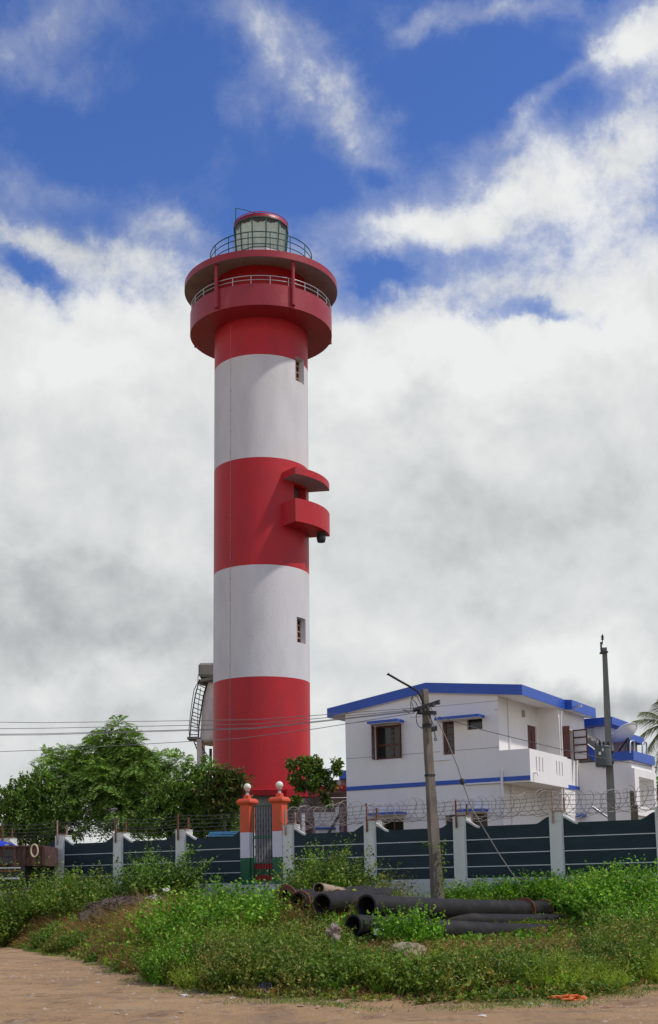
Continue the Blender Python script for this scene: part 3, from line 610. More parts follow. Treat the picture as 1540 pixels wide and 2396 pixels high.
def build_house():
    t = thing('house', HL(-3, 3, 1.45), 'two storey white house with thick blue roof edge and open brown windows', 'house')
    FP = lambda u, z: HL(u, 0, z); SP = lambda v, z: HL(0, v, z); BP = lambda v, z: HL(.85, v, z)
    UL = -6.28
    def rect(x0, y0, x1, y1, v=0):
        a, za = HU(x0, y0, v); b, zb = HU(x1, y1, v); return (a, b, min(za, zb), max(za, zb))
    w1 = (-4.99, -3.90, 6.30, 7.57); w2 = (-2.21, -1.74, 6.30, 7.57); wv = (-1.22, -.62, 7.14, 7.62)
    g1 = rect(897, 1960, 944, 1914); g1 = (g1[0], g1[1], 2.6, 4.05); g2 = (-2.2, -1.65, 2.6, 4.1); g3 = (-1.15, -.55, 2.6, 4.1)
    mb = MB()
    wall_holes(mb, FP, UL, 0, 1.4, 8.12, [w1, w2, wv, g1, g2, g3], hv*.16)
    mb.add([FP(UL, 8.12), FP(0, 8.12), FP(0, 8.33), FP(-2.77, 8.67), FP(UL, 8.17)], [(0, 1, 2, 3, 4)])
    d1 = (HV(1234, 1695)[0], HV(1256, 1700)[0]-.04, 5.4, 7.55); gd = (1.2, 2.0, 1.5, 3.7)
    wall_holes(mb, SP, 0, 3.9, 1.4, 8.33, [d1, gd], -hu*.12)
    wall_holes(mb, lambda u, z: HL(u, 3.9, z), 0, .85, 1.4, 8.3, [], hv*.1)
    wb = (HV(1314, 1709, .85)[0], HV(1339, 1709, .85)[0], 6.35, 7.5)
    wall_holes(mb, BP, 3.9, 7.0, 1.4, 8.3, [wb], -hu*.14)
    # closing walls and floor
    mb.add([HL(UL, 0, 1.4), HL(UL, 7, 1.4), HL(UL, 7, 8.17), HL(UL, 0, 8.17)], [(0, 1, 2, 3)])
    mb.add([HL(UL, 7, 1.4), HL(.85, 7, 1.4), HL(.85, 7, 8.3), HL(-2.77, 7, 8.67), HL(UL, 7, 8.17)], [(0, 1, 2, 3, 4)])
    # plaster grooves (slot 1)
    for z in (6.42, 7.78): 
        hb(mb, UL, w1[0]-.02 if z < 7 else -5.3, -.004, 0, z, z+.022, 1)
    hb(mb, w1[1]+.02, w2[0]-.12, -.004, 0, 6.42, 6.442, 1); hb(mb, w2[1]+.02, 0, -.004, 0, 6.42, 6.442, 1)
    hb(mb, -3.5, -2.5, -.004, 0, 7.78, 7.802, 1); hb(mb, -.15, 0, -.004, 0, 7.78, 7.802, 1); hb(mb, -2.75, 0, -.004, 0, 8.1, 8.118, 1)
    hb(mb, UL, 0, -.004, 0, 4.0, 4.018, 1)
    hb(mb, -2.92, -2.90, -.006, 0, 1.4, 8.0, 1)
    mb.build('wall', [M['wall'], M['groove']], t)
    win(FP, w1, hv, t, 1, 1, .05)
    win(FP, w2, hv, t, 1, 5, .1, fw=.1); win(FP, wv, hv, t, 1, 1, .12, fw=.03); win(FP, g1, hv, t, 2, 1, .1); win(FP, g2, hv, t, 1, 1, .1, pane=M['brown']); win(FP, g3, hv, t, 1, 1, .1)
    win(BP, wb, -hu, t, 2, 3, .1)
    # inner grille seen through the big window
    mb = MB()
    for k in range(6): hb(mb, w1[0]+.62, w1[0]+.74, .06, .09, w1[2]+.1+k*.2, w1[2]+.24+k*.2)
    hb(mb, w1[0]+.1, w1[1]-.1, .065, .085, w1[2]+.5, w1[2]+.58); mb.build('window_grille', M['brown'], t)
    # casements standing open
    mb = MB(); leaf_shutter(mb, HL(w1[0]-.02, -.02, 0), -hv*.42+hu*.12, w1[2], w1[3], 4); mb.build('shutter', [M['brown'], M['greypane']], t)
    mb = MB(); leaf_shutter(mb, HL(w1[1]+.02, -.02, 0), -hv*.2+hu*.02, w1[2], w1[3], 2); mb.build('shutter', [M['brown'], M['pane']], t)
    mb = MB(); leaf_shutter(mb, HL(.87, wb[0], 0), hu*.30+hv*.02, wb[2], wb[3]+.05, 1); mb.build('shutter', [M['brown'], M['brown']], t)
    mb = MB(); leaf_shutter(mb, HL(.87, wb[1], 0), hu*.60-hv*.04, wb[2]-.03, wb[3]+.03, 4); mb.build('shutter', [M['brown'], M['wall']], t)
    # balcony door
    mb = MB(); q = [SP(d1[0], d1[2]), SP(d1[1], d1[2]), SP(d1[1], d1[3]), SP(d1[0], d1[3])]; mb.prism([p-hu*.06 for p in q], -hu*.05)
    for dv_ in (.12, .55):
        for z in (5.6, 6.6): mb.obox(SP(d1[0]+dv_, z)-hu*.058, hv*.3, hu*.02, ez*.75)
    dr = mb.build('balcony_door', M['brown'], t)
    # roof slab: gable line along the front
    sec = [(-7.0, 8.42), (-2.77, 9.02), (1.0, 8.585), (1.0, 8.21), (-2.77, 8.65), (-7.0, 8.07)]
    mb = MB(); mb.prism([HL(u, -.14, z) for u, z in sec][::-1], hv*4.5)
    sec2 = [(-7.0, 8.42), (-2.77, 9.02), (1.27, 8.56), (1.27, 8.17), (-2.77, 8.65), (-7.0, 8.07)]
    mb.prism([HL(u, 4.36, z) for u, z in sec2][::-1], hv*2.9)
    mb.build('roof', M['blue'], t)
    mb = MB(); lo = [(-6.98, 8.07), (-2.77, 8.65), (.98, 8.21)]; o = .012
    mb.prism([HL(u, -.12, z-.001) for u, z in lo]+[HL(u, -.12, z-o) for u, z in lo[::-1]], hv*4.48)
    lo = [(-6.98, 8.07), (-2.77, 8.65), (1.25, 8.17)]
    mb.prism([HL(u, 4.37, z-.001) for u, z in lo]+[HL(u, 4.37, z-o) for u, z in lo[::-1]], hv*2.87); mb.build('soffit', M['wall'], t)
    mb = MB(); mb.tube([HL(1.0, -.13, 8.2), HL(1.0, 4.3, 8.2)], .012, 4); 
    mb = MB()
    hb(mb, UL-.002, 1.13, -.035, 0, 5.20, 5.355); mb.build('blue_band', M['blue'], t)
    mb = MB(); v0 = HV(1323, 1840, .88)[0]; hb(mb, .85, .88, v0, 6.0, 5.17, 5.33); mb.build('blue_band', M['blue'], t)
    # balcony
    mb = MB(); VE = 3.95
    hb(mb, 0, 1.13, 0, VE, 5.14, 5.34); hb(mb, 0.002, 1.13, 0.0, .1, 5.34, 6.31)
    slots = [HV(x, 1780, 1.13)[0] for x in (1254, 1261, 1268.5, 1301, 1307.5, 1314)]
    hol = [(v, v+.10, 5.55, 6.08) for v in slots]
    OP = lambda v, z: HL(1.13, v, z); IP = lambda v, z: HL(1.03, v, z)
    wall_holes(mb, OP, .1, VE, 5.34, 6.31, hol, -hu*.1); wall_holes(mb, IP, .1, VE, 5.34, 6.31, hol, hu*.001)
    mb.add([OP(.1, 6.31), OP(VE, 6.31), IP(VE, 6.31), IP(.1, 6.31)], [(0, 1, 2, 3)]); mb.add([OP(VE, 5.14), OP(VE, 6.31), IP(VE, 6.31), IP(VE, 5.14)], [(0, 1, 2, 3)])
    mb.build('balcony', M['wall'], t)
    mb = MB(); p = OP(HV(1249, 1808, 1.13)[0], HV(1249, 1808, 1.13)[1]); mb.tube([p, p+hu*.14, p+hu*.16-ez*.1], .035, 8); mb.build('drain_spout', M['wall'], t)
    # sunshades
    for x0, x1, y, dep, s1 in ((858.7, 930, 1690, .55, 0), (1016, 1120, 1680, .55, 0), (857, 936, 1906, .55, 0), (1069, 1128, 1898, .55, 0)):
        a, za = HU(x0, y+2, -dep); b, zb = HU(x1, y-6, -dep); z = (za+zb)/2
        mb = MB(); hb(mb, a, b, -dep, 0, z-.045, z+.055); s = mb.build('sunshade', M['blue'], t)
        mb = MB(); hb(mb, a+.02, b-.02, -dep+.02, 0, z-.06, z-.046); mb.build('shade_soffit', M['wall'], s)
    # pipes
    mb = MB(); z0 = HU(1100, 1835)[1]; mb.tube([HL(-1.35, -.06, z0), HL(.06, -.06, z0)], .035, 8); mb.tube([HL(.08, -.06, 5.6), HL(.08, -.06, 1.5)], .05, 8); mb.tube([HL(.08, -.06, 4.75), HL(.08, -.06, 4.65)], .075, 8)
    mb.tube([HL(1.35-.35, 3.95, 8.1), HL(.93, 3.97, 7.9), HL(.93, 3.97, 1.5)], .045, 8); mb.tube([HL(.05, .9, 8.2), HL(.05, .9, 1.5)], .03, 8)
    za = HU(1060, 1777)[1]; mb.tube([HL(-2.6, -.03, za), HL(-1.95, -.03, za)], .018, 6)
    mb.build('drain_pipe', M['wall'], t)
    mb = MB(); v, z = HV(1221, 1670); mb.obox(HL(0, v, z-.12), hv*.1, hu*.1, ez*.25); mb.build('wall_lamp', M['soffit'], t)
    mb = MB(); v, z = HV(1346, 1655, 1.27); p = HL(1.27, v-.1, z); mb.tube([p-ez*.1, p+hu*.02, p+hu*.2+ez*.05], .03, 6); mb.obox(p+hu*.12-ez*.02, hu*.16, hv*.1, ez*.09); mb.build('flood_light', M['steel'], t)
build_house()

def build_annex():
    t = thing('annex_building', HL(2, 8, 1.45), 'white annex behind the house with blue terrace edges and a framed opening', 'building')
    V = 6.0; mb = MB(); UR = 2.99
    zc = 6.26
    mb.add([HL(.851, V, 1.4), HL(UR, V, 1.4), HL(UR, V, zc), HL(.851, V, zc)], [(0, 1, 2, 3)])
    VEnd = HV(1529, 1850, UR)[0]
    a = HV(1487, 1850, UR)[0]; b = HV(1522, 1850, UR)[0]; zt = HV(1487, 1818, UR)[1]; zb = HV(1487, 1887, UR)[1]
    wall_holes(mb, lambda v, z: HL(UR, v, z), V, VEnd+.4, 1.4, zc, [(a, b, zb, zt)], -hu*1.2)
    mb.add([HL(UR-1.2, a, zb), HL(UR-1.2, b, zb), HL(UR-1.2, b, zt), HL(UR-1.2, a, zt)], [(0, 1, 2, 3)])
    mb.add([HL(-2, VEnd+.4, 1.4), HL(UR, VEnd+.4, 1.4), HL(UR, VEnd+.4, zc), HL(-2, VEnd+.4, zc)], [(0, 1, 2, 3)])
    mb.build('wall', M['wall'], t)
    # proud frame round the opening
    mb = MB(); fo = .16
    for (x0, x1, z0, z1) in ((a-.55, a, zb-.35, zt+.30), (b, b+.35, zb-.35, zt+.30), (a, b, zt, zt+.30), (a, b, zb-.35, zb)):
        mb.obox(HL(UR, x0, z0), hv*(x1-x0), hu*fo, ez*(z1-z0))
    mb.build('opening_frame', M['wall'], t)
    # terrace slab with blue edge
    vR = HV(1533, 1790, 3.12)[0]; mb = MB()
    hb(mb, 1.72, 3.12, V-.12, vR, 6.24, 6.60); mb.build('terrace_edge', M['blue'], t)
    # stair with diagonal blue parapet
    p1 = HU(1347.5, 1721.5, V-.2); p2 = HU(1392, 1755.4, V-.2); sl = (p2[1]-p1[1])/(p2[0]-p1[0]); d = p1[1]-HU(1347.5, 1748.7, V-.2)[1]
    ue = 1.95
    mb = MB(); q = [(p1[0], p1[1]), (ue, p1[1]+sl*(ue-p1[0])), (ue, p1[1]+sl*(ue-p1[0])-d), (p1[0], p1[1]-d)]
    mb.prism([HL(u, V-.2, z) for u, z in q], hv*.15); mb.build('stair_parapet', M['blue'], t)
    mb = MB(); mb.prism([HL(q[0][0], V-.205, q[0][1]+.03), HL(q[1][0], V-.205, q[1][1]+.03), HL(q[1][0], V-.205, q[1][1]), HL(q[0][0], V-.205, q[0][1])], hv*.16); mb.build('stair_coping', M['wall'], t)
    mb = MB(); V2 = V+.9
    for k in range(7):
        x0 = 1349+k*9.5; y0 = 1706+k*6.2; u0, z0 = HU(x0, y0, V2); u1, _ = HU(x0+9.5, y0, V2)
        hb(mb, u0, u1, V2-.7, V2, 6.3, z0)
    mb.build('stair', M['stain'], t)
    # stair head room and its blue roof
    V3 = 8.2; ua, za = HU(1352, 1697, V3-.3); ub, zb2 = HU(1432.8, 1697, V3-.3); zt2 = HU(1352, 1684.5, V3-.3)[1]
    z_lo = (za+zb2)/2
    vb = HV(1456, 1700, ub)[0]
    vb = max(vb, V3+1.5)
    mb = MB(); hb(mb, ua-.5, ub, V3-.3, vb+.5, z_lo, z_lo+.30); mb.build('stair_room_roof', M['blue'], t)
    mb = MB(); hb(mb, ua-.5, ub-.4, V3+.5, vb+.3, 6.3, z_lo-.003); uq = HU(1390, 1700, V3+.3)[0]; hb(mb, uq, ub-.3, V3+.3, V3+.5, 6.3, z_lo-.003); mb.build('stair_room', M['wall'], t)
    # lower roof at the far right
    uR = 2.1; va, z1 = HV(1476, 1708, uR); vc, z2 = HV(1508, 1730, uR); zt3 = HV(1508, 1727, uR)[1]; zb3 = HV(1508, 1742, uR)[1]
    mb = MB(); mb.obox(HL(uR-.9, va-.2, zb3), hu*.9, hv*(vc-va+.2), ez*(zt3-zb3)); mb.build('rear_roof', M['blue'], t)
    mb = MB(); mb.obox(HL(uR-.8, va+.1, 6.3), hu*.5, hv*(vc-va-.2), ez*(zb3-6.303)); mb.build('rear_room', M['mauve'], t)
    # grab rails of the roof ladder
    for (x0, x1, yt, yb) in ((1474.5, 1484, 1733, 1762), (1503.5, 1513, 1736, 1770)):
        c0 = [(x0, yb), (x0, yt+5), (x0+1.5, yt+1), ((x0+x1)/2, yt), (x1-1.5, yt+1), (x1, yt+5), (x1+.5, yb+5)]
        mb = MB(); mb.tube([pl(x, y, HL(3.0, 0, 0), hu) for x, y in c0], .035, 8); mb.build('grab_rail', M['steel'], t)
    # small ground floor sunshade beside the stair wall
    mb = MB(); z = HU(1340, 1908, V-.6)[1]; u0 = .9; u1 = HU(1361, 1908, V-.6)[0]; hb(mb, u0, u1, V-.6, V, z-.06, z+.05); mb.build('sunshade', M['blue'], t)
    # dish on the terrace
    d = thing('satellite_dish', HL(2.4, 7.6, 6.6), 'large white satellite dish on the annex terrace, right of the transformer pole', 'satellite dish')
    c = W(1461, 1714, 49.5); n_ = np.array([-.42, -.35, .84]); n_ = np.array([.50, -.45, .74]); n_ = n_/np.linalg.norm(n_)
    n_ = np.array([-.526, .55, .65]); n_ /= np.linalg.norm(n_)
    # rim ellipse axes fitted to the picture: long axis up to the right
    A = (W(1490, 1699, 49.3)-W(1437, 1738, 49.7))/2; nA = np.linalg.norm(A); A_ = A/nA
    B_ = np.cross(n_, A_); B_ /= np.linalg.norm(B_); n_ = np.cross(A_, B_); n_ = n_ if n_[2] > 0 else -n_
    Rr = nA*1.0; mb = MB(); vs = []; KR, KA = 8, 40
    for j in range(KR+1):
        r = Rr*j/KR
        for i in range(KA):
            w = 2*math.pi*i/KA; vs.append(c+A_*r*math.cos(w)+B_*r*math.sin(w)+n_*(.30*(j/KR)**2-.30))
    mb.add(vs, [(j*KA+i, j*KA+(i+1) % KA, (j+1)*KA+(i+1) % KA, (j+1)*KA+i) for j in range(KR) for i in range(KA)], 0, True)
    rim = [c+A_*Rr*math.cos(2*math.pi*i/KA)+B_*Rr*math.sin(2*math.pi*i/KA) for i in range(KA+1)]; mb.tube(rim, .022, 6, cap=False)
    mb.build('reflector', M['dish'], d)
    mb = MB(); bpt = c-n_*.30; ft = [W(1445, 1762, 49.8), W(1462, 1760, 49.2), W(1470, 1757, 50)]
    for f_ in ft: mb.tube([bpt, f_], .035, 6)
    mb.build('dish_stand', M['dark'], d)
build_annex()

# ---------------------------------------------------------------- boundary wall
F0 = W(770, 2000, 36); F0[2] = 0
def FL(u, v, z): return F0+hu*u+hv*v+ez*z
def FU(x, y, v=0):
    P = pl(x, y, F0+v*hv, hv); return float((P-F0)@hu), float(P[2])
def fb(mb, u0, u1, v0, v1, z0, z1, mi=0): mb.obox(FL(u0, v0, z0), hu*(u1-u0), hv*(v1-v0), ez*(z1-z0), mi)
def build_fence(name, pil, gate_side, coils, label):
    PWd = .34; c = (pil[0]+pil[-1])/2
    t = thing(name, FL(c, 0, 1.4), label, 'wall', 'slate grey boundary wall either side of the gate')
    for i, p in enumerate(pil):
        if p is not None and not (gate_side == i):
            mb = MB(); fb(mb, p, p+PWd, -.06, .22, .5, 3.44); fb(mb, p-.01, p+PWd+.03, .0, .34, 3.29, 3.443)
            fb(mb, p+.01, p+PWd-.01, -.063, -.059, 3.19, 3.197, 1)
            po = mb.build('pillar', [M['pillar'], M['groove']], t)
            mb = MB()
            r = lambda: random.uniform(-.02, .02)
            hgt = .50 if i % 2 else .44
            mb.obox(FL(p+.10, -.075, 3.12+r()), hu*.04, -hv*.035, ez*(.32+hgt))
            mb.obox(FL(p+.33+r(), .1, 3.44), hu*.045, hv*.045, ez*(.36+r()))
            mb.obox(FL(p+.08, -.07, 3.445), hu*.30, hv*.2, ez*.035)
            mb.build('bracket', M['rust'] if i % 3 else M['rustpale'], po)
    for i in range(len(pil)-1):
        a = pil[i]+PWd if gate_side != i else pil[i]; b = pil[i+1]
        zt, rise, w = 3.15, .18, .42; top = []
        for k in range(9):
            q = k/8; s = q*q*(3-2*q); top.append((b-w+w*q, zt+rise*s))
        tl = []
        for k in range(9):
            q = k/8; s = q*q*(3-2*q); tl.append((a+w*(1-q), zt+rise*s))
        poly = [(a, 1.76), (b, 1.76)]+top[::-1]+tl
        mb = MB(); mb.prism([FL(u, 0.0, z) for u, z in poly], hv*.08)
        pn = mb.build('panel', M['panel'], t)
        mb = MB()
        for z in (2.79, 2.42, 2.07): fb(mb, a, b, -.012, -.001, z-.010, z+.012)
        fb(mb, a, a+.025, -.012, -.001, 1.76, 3.3)
        fb(mb, a, b, -.012, -.001, 1.745, 1.762)
        mb.build('panel_line', M['line'], pn)
        mb = MB(); tl2 = [(u, z) for u, z in tl]
        mb.prism([FL(u, -.02, z+.004) for u, z in tl2]+[FL(u, -.02, z-.05) for u, z in tl2[::-1]], hv*.13); mb.build('coping', M['plinth'], pn)
        mb = MB(); fb(mb, a-.002, b+.002, -.02, .12, .5, 1.74); mb.build('plinth', M['plinth'], t)
        # strands of barbed wire
        mb = MB()
        for k, z in enumerate((3.42, 3.53, 3.64, 3.76, 3.88)):
            j = random.uniform(-.02, .02); pts = []
            for q in range(9):
                s = q/8; pts.append(FL(a-.2+(b-a+.4)*s, .02, z+j-.05*math.sin(math.pi*s)+random.uniform(-.006, .006)))
            mb.tube(pts, .007, 4)
            for q in range(14):
                s = (q+.5)/14; pp = FL(a-.2+(b-a+.4)*s, .02, z+j-.05*math.sin(math.pi*s)); mb.tube([pp-ez*.025-hu*.012, pp+ez*.025+hu*.012], .006, 3)
        mb.build('barbed_wire', M['wire'] if coils else M['dwire'], t)
        if coils:
            mb = MB(); L = b-a+.3; n = int(L/.42); ph = random.uniform(0, 6)
            for sgn, off in ((1, 0.), (1, .5)):
                pts = []
                for q in range(n*20+1):
                    w_ = 2*math.pi*q/20+ph+off*2*math.pi; s = q/(n*20); rr = .31+.035*math.sin(11*s+ph*2)+.02*math.sin(23*s+ph)
                    pts.append(FL(a-.15+L*s+.20*math.sin(w_+1.1+off)+.04*math.sin(17*s), .06+rr*math.cos(w_)*.9, 3.66+.04*math.sin(7*s+ph)+rr*math.sin(w_)))
                mb.tube(pts, .0085, 4)
            mb.build('razor_wire', M['wire'], t)
    return t
build_fence('boundary_wall', [-17.85, -15.37, -12.90, -10.43, -7.96, -5.47, -3.02], 6, False, 'slate grey panelled wall with pale pillars, left of the orange gate')
build_fence('boundary_wall', [-1.54, 1.19, 3.96, 6.72, 9.51, 12.3, 15.1], -1, True, 'slate grey panelled wall topped by razor coils, right of the orange gate')

# ---------------------------------------------------------------- gate
def gate_pillar(u, label):
    w = .33
    t = thing('gate_pillar', FL(u+w/2, .1, 1.7), label, 'gate pillar', 'tricolour gate pillars')
    v0, v1 = -.10, .23
    z1, z2, z3 = 1.6, 2.50, 3.26
    for (a, b, m_, nm) in ((1.2, z2, 'fgreen', 'green_base'), (z2, z3, 'flagwhite', 'white_shaft'), (z3, 4.11, 'orange', 'orange_shaft')):
        mb = MB(); fb(mb, u, u+w, v0, v1, a, b); mb.build(nm, M[m_], t)
    mb = MB(); e = .06
    def fr(z, e): return [FL(u-e, v0-e, z), FL(u+w+e, v0-e, z), FL(u+w+e, v1+e, z), FL(u-e, v1+e, z)]
    lv = [(4.08, -.001+.015), (4.12, .05), (4.15, .075), (4.20, .075), (4.25, .045), (4.275, .02), (4.28, -.08), (4.37, -.08), (4.40, -.12)]
    rs = [fr(z, e) for z, e in lv]; vs = [p for r in rs for p in r]; fs = [(3, 2, 1, 0)]
    for j in range(len(rs)-1):
        for i in range(4): fs.append((j*4+i, j*4+(i+1) % 4, j*4+4+(i+1) % 4, j*4+4+i))
    k = (len(rs)-1)*4; fs.append((k, k+1, k+2, k+3)); mb.add(vs, fs); mb.build('cap', M['orange'], t)
    c = FL(u+w/2, (v0+v1)/2, 0)
    mb = MB(); mb.lathe([(.055, 4.39), (.045, 4.42), (.045, 4.50), (.07, 4.51), (.075, 4.54), (.03, 4.55)], (c[0], c[1]), 14); st = mb.build('lamp_stem', M['steel'], t)
    mb = MB(); r = .113; zc = 4.635
    mb.lathe([(max(r*math.sin(q*math.pi/14), .001), zc-r*math.cos(q*math.pi/14)) for q in range(15)], (c[0], c[1]), 24); mb.build('globe', M['globe'], st)
gate_pillar(-3.02, 'orange, white and green gate pillar with globe lamp, on the left of the iron gate')
gate_pillar(-1.87, 'orange, white and green gate pillar with globe lamp, on the right of the iron gate')
def build_gate():
    a, b, v = -2.66, -1.90, .05
    t = thing('gate', FL((a+b)/2, v, 1.75), 'narrow dark green iron bar gate between the tricolour pillars', 'gate')
    mb = MB(); z0, z1 = 1.78, 4.06
    fb(mb, a, a+.04, v-.02, v+.02, z0, z1); fb(mb, b-.04, b, v-.02, v+.02, z0, z1)
    for z in (z1-.04, 3.11, 3.06, 2.32, z0): fb(mb, a+.04, b-.04, v-.02, v+.02, z, z+.035)
    mb.build('gate_frame', M['fgreen'], t)
    mb = MB()
    for i in range(1, 8):
        x = a+(b-a)*i/8; fb(mb, x-.009, x+.009, v-.01, v+.01, z0, z1)
        for z in ((3.78, 3.45, 2.85, 2.55) if i % 2 else (3.62, 3.3, 2.7, 2.42)):
            c = FL(x, v-.015, z); mb.tube([c+hu*(.028*math.sin(q))+ez*(.05-.1*q/6.28) for q in np.linspace(0, 6.28, 9)], .008, 4)
    mb.build('bars', M['dark'], t)
    mb = MB(); fb(mb, a+.04, b-.04, v+.022, v+.03, 1.80, 2.36); fb(mb, a+.04, b-.04, v+.012, v+.0215, 1.98, 2.16, 1); mb.build('kick_plate', [M['red'], M['fgreen']], t)
    mb = MB(); fb(mb, b-.30, b+.0, v-.045, v-.022, 2.47, 2.49); mb.build('latch', M['dark'], t)
    mb = MB(); fb(mb, -3.0, -1.55, -.35, .3, .6, 1.70); mb.build('gate_step', M['plinth'], None); 
    o = mb = None
build_gate()
tag(bpy.data.objects['gate_step'], 'weathered concrete step below the iron gate', 'step')

# ---------------------------------------------------------------- near utility pole
def rect_pole(mb, b0, t0, wb, wt, db, dt, ang, mi=0, mlit=None):
    c, s = math.cos(ang), math.sin(ang); ax = np.array([c, s, 0]); ay = np.array([-s, c, 0]); vs = []
    n = 9
    for k in range(n):
        q = k/(n-1); p = b0+(t0-b0)*q; w = wb+(wt-wb)*q; d = db+(dt-db)*q; j = .006*math.sin(k*2.3)
        for sx, sy in ((-1, -1), (1, -1), (1, 1), (-1, 1)): vs.append(p+ax*sx*(w/2+j)+ay*sy*d/2)
    for k in range(n-1):
        for i in range(4):
            mb.add([vs[k*4+i], vs[k*4+(i+1) % 4], vs[k*4+4+(i+1) % 4], vs[k*4+4+i]], [(0, 1, 2, 3)], mlit if (mlit is not None and i == 1) else mi)
    mb.add(vs[-4:], [(0, 1, 2, 3)], mi)
def build_poles():
    Y = 31.; tp = W(993.5, 1613, Y); bt = W(1023.5, 2090, Y); bt2 = bt+(bt-tp)*.10
    t = thing('utility_pole', bt2, 'leaning weathered concrete utility pole in front of the wall, with dark crossarms', 'utility pole', 'utility poles')
    mb = MB(); rect_pole(mb, bt2, tp, .27, .14, .22, .13, R_(25)); mb.build('pole', M['concrete'], t, bevel=.01)
    def Q(x, y, dy=-.12): return W(x, y, Y+dy)
    mb = MB(); mb.tube([Q(907.5, 1577), Q(935, 1593), Q(965.8, 1610), Q(976, 1617), Q(982, 1625), Q(987, 1636), Q(991.6, 1647)], .028, 8)
    mb.tube([Q(907, 1576.4), Q(908.5, 1578)], .04, 8); mb.build('lamp_bracket', M['pipe'], t)
    def arm(x0, y0, x1, y1, h, dy0, dy1, nm):
        mb = MB(); a = W(x0, y0, Y+dy0); b = W(x1, y1, Y+dy1); mb.obox(a-ez*h/2, b-a, np.array([.03, .07, 0]), ez*h); return mb.build(nm, M['dark'], t)
    arm(966, 1662, 1028, 1641, .09, -.2, -.28, 'crossarm'); arm(976.6, 1667, 1020, 1667.5, .09, -.16, -.16, 'crossarm')
    for (x, y) in ((984, 1663), (1000, 1655), (1013, 1649), (1026, 1643)): mb = MB(); mb.tube([Q(x, y-5, -.25), Q(x+1, y+5, -.25)], [.03, .045], 8); mb.build('insulator', M['dark'], t)
    mb = MB(); mb.tube([Q(968, 1661, -.3), Q(975, 1659, -.3)], .05, 8); mb.build('insulator', M['dark'], t)
    for (y, hh) in ((1680+18, .1), (1814, .05)):
        x = 993.5+(y-1613)/477*30; s = .16 if y < 1750 else .19
        mb = MB(); c0 = W(x, y, Y); rect_pole(mb, c0-ez*hh/2, c0+ez*hh/2, s+.02, s+.02, s, s, R_(25)); mb.build('clamp_band', M['dark'], t)
    mb = MB(); a = Q(1010, 1707, -.2); mb.obox(a-ez*.06, Q(1023, 1703, -.2)-a, (0, .08, 0), ez*.12)
    mb.tube([Q(1016, 1710, -.2), Q(1019, 1727, -.2)], .012, 5); mb.tube([Q(1019+3*math.cos(q), 1730+3*math.sin(q), -.2) for q in np.linspace(0, 6.28, 10)], .012, 5); mb.build('fuse_box', M['dark'], t)
    mb = MB()
    loops = [[(990, 1655), (978, 1662), (974, 1675), (975, 1690), (980, 1700), (990, 1705)], [(985, 1648), (981, 1640), (976, 1630), (968, 1626), (964, 1631), (967, 1638), (974, 1645), (978, 1655)], [(962, 1662), (961, 1648), (963, 1635), (966, 1628)],
             [(968, 1660), (966, 1650), (963, 1643)], [(1003, 1665), (1008, 1680), (1016, 1700)], [(1006, 1668), (1010, 1690), (1012, 1705)], [(944, 1661), (949, 1661), (951, 1666), (958, 1668)], [(1000, 1655), (1006, 1664), (1012, 1668)]]
    for l in loops: mb.tube([Q(x, y, -.15+.02*i) for i, (x, y) in enumerate(l)], .011, 5)
    mb.build('jumper_cable', M['dwire'], t)
    # transformer pole behind the wall
    Y2 = 40.; tp = W(1414.5, 1516, Y2); bt = W(1431.5, 1914, Y2); bt2 = bt+(bt-tp)*.42
    t2 = thing('transformer_pole', bt2, 'tall slim grey concrete pole carrying a transformer, behind the wall at right', 'utility pole', 'utility poles')
    mb = MB(); rect_pole(mb, bt2, tp, .30, .16, .30, .18, R_(-12), 0, 1); mb.build('pole', [M['concrete2'], M['polelit']], t2)
    mb = MB(); a = W(1407, 1500, Y2-.15); mb.obox(W(1406, 1527, Y2-.16), (.05, 0, 0), (0, .05, 0), ez*(a[2]-W(1406, 1527, Y2)[2])); mb.obox(W(1407.5, 1527, Y2-.17), (.22, 0, 0), (0, .3, 0), (0, 0, .05))
    mb.tube([W(1409.5, 1508, Y2-.12), W(1410, 1484, Y2-.12)], .018, 6)
    for yy in (1488, 1491.5, 1495): 
        c = W(1409.8, yy, Y2-.12); mb.lathe([(.02, c[2]-.03), (.06, c[2]-.015), (.02, c[2]+.02)], (c[0], c[1]), 10)
    mb.build('pin_insulator', M['dark'], t2)
    for yy in (1760, 1785):
        mb = MB(); c0 = W(1425, yy, Y2); rect_pole(mb, c0-ez*.03, c0+ez*.03, .30, .30, .32, .32, R_(-12)); mb.build('clamp_band', M['rust'], t2)
    c = W(1411.5, 1771, Y2-.42); z0 = W(1411, 1794, Y2-.42)[2]; z1 = W(1411, 1748, Y2-.42)[2]
    t3 = thing('transformer', (c[0], c[1], z0), 'grey cylindrical transformer clamped to the tall pole, cable fittings on top', 'transformer')
    r = .255
    mb = MB(); mb.lathe([(.01, z0), (r*.96, z0), (r, z0+.03), (r, z1)], (c[0], c[1]), 28); mb.obox((c[0]+.2, c[1]-.02, (z0+z1)/2-.1), (.1, .25, 0), (-.04, .05, 0), (0, 0, .3)); mb.obox((c[0]+.2, c[1]-.02, z0+.1), (.1, .25, 0), (-.04, .05, 0), (0, 0, .05)); mb.build('tank', M['trans'], t3)
    mb = MB(); mb.lathe([(r+.02, z1-.015), (r+.02, z1+.02), (.1, z1+.05), (.001, z1+.05)], (c[0], c[1]), 28); mb.build('lid', M['trans'], t3)
    mb = MB(); 
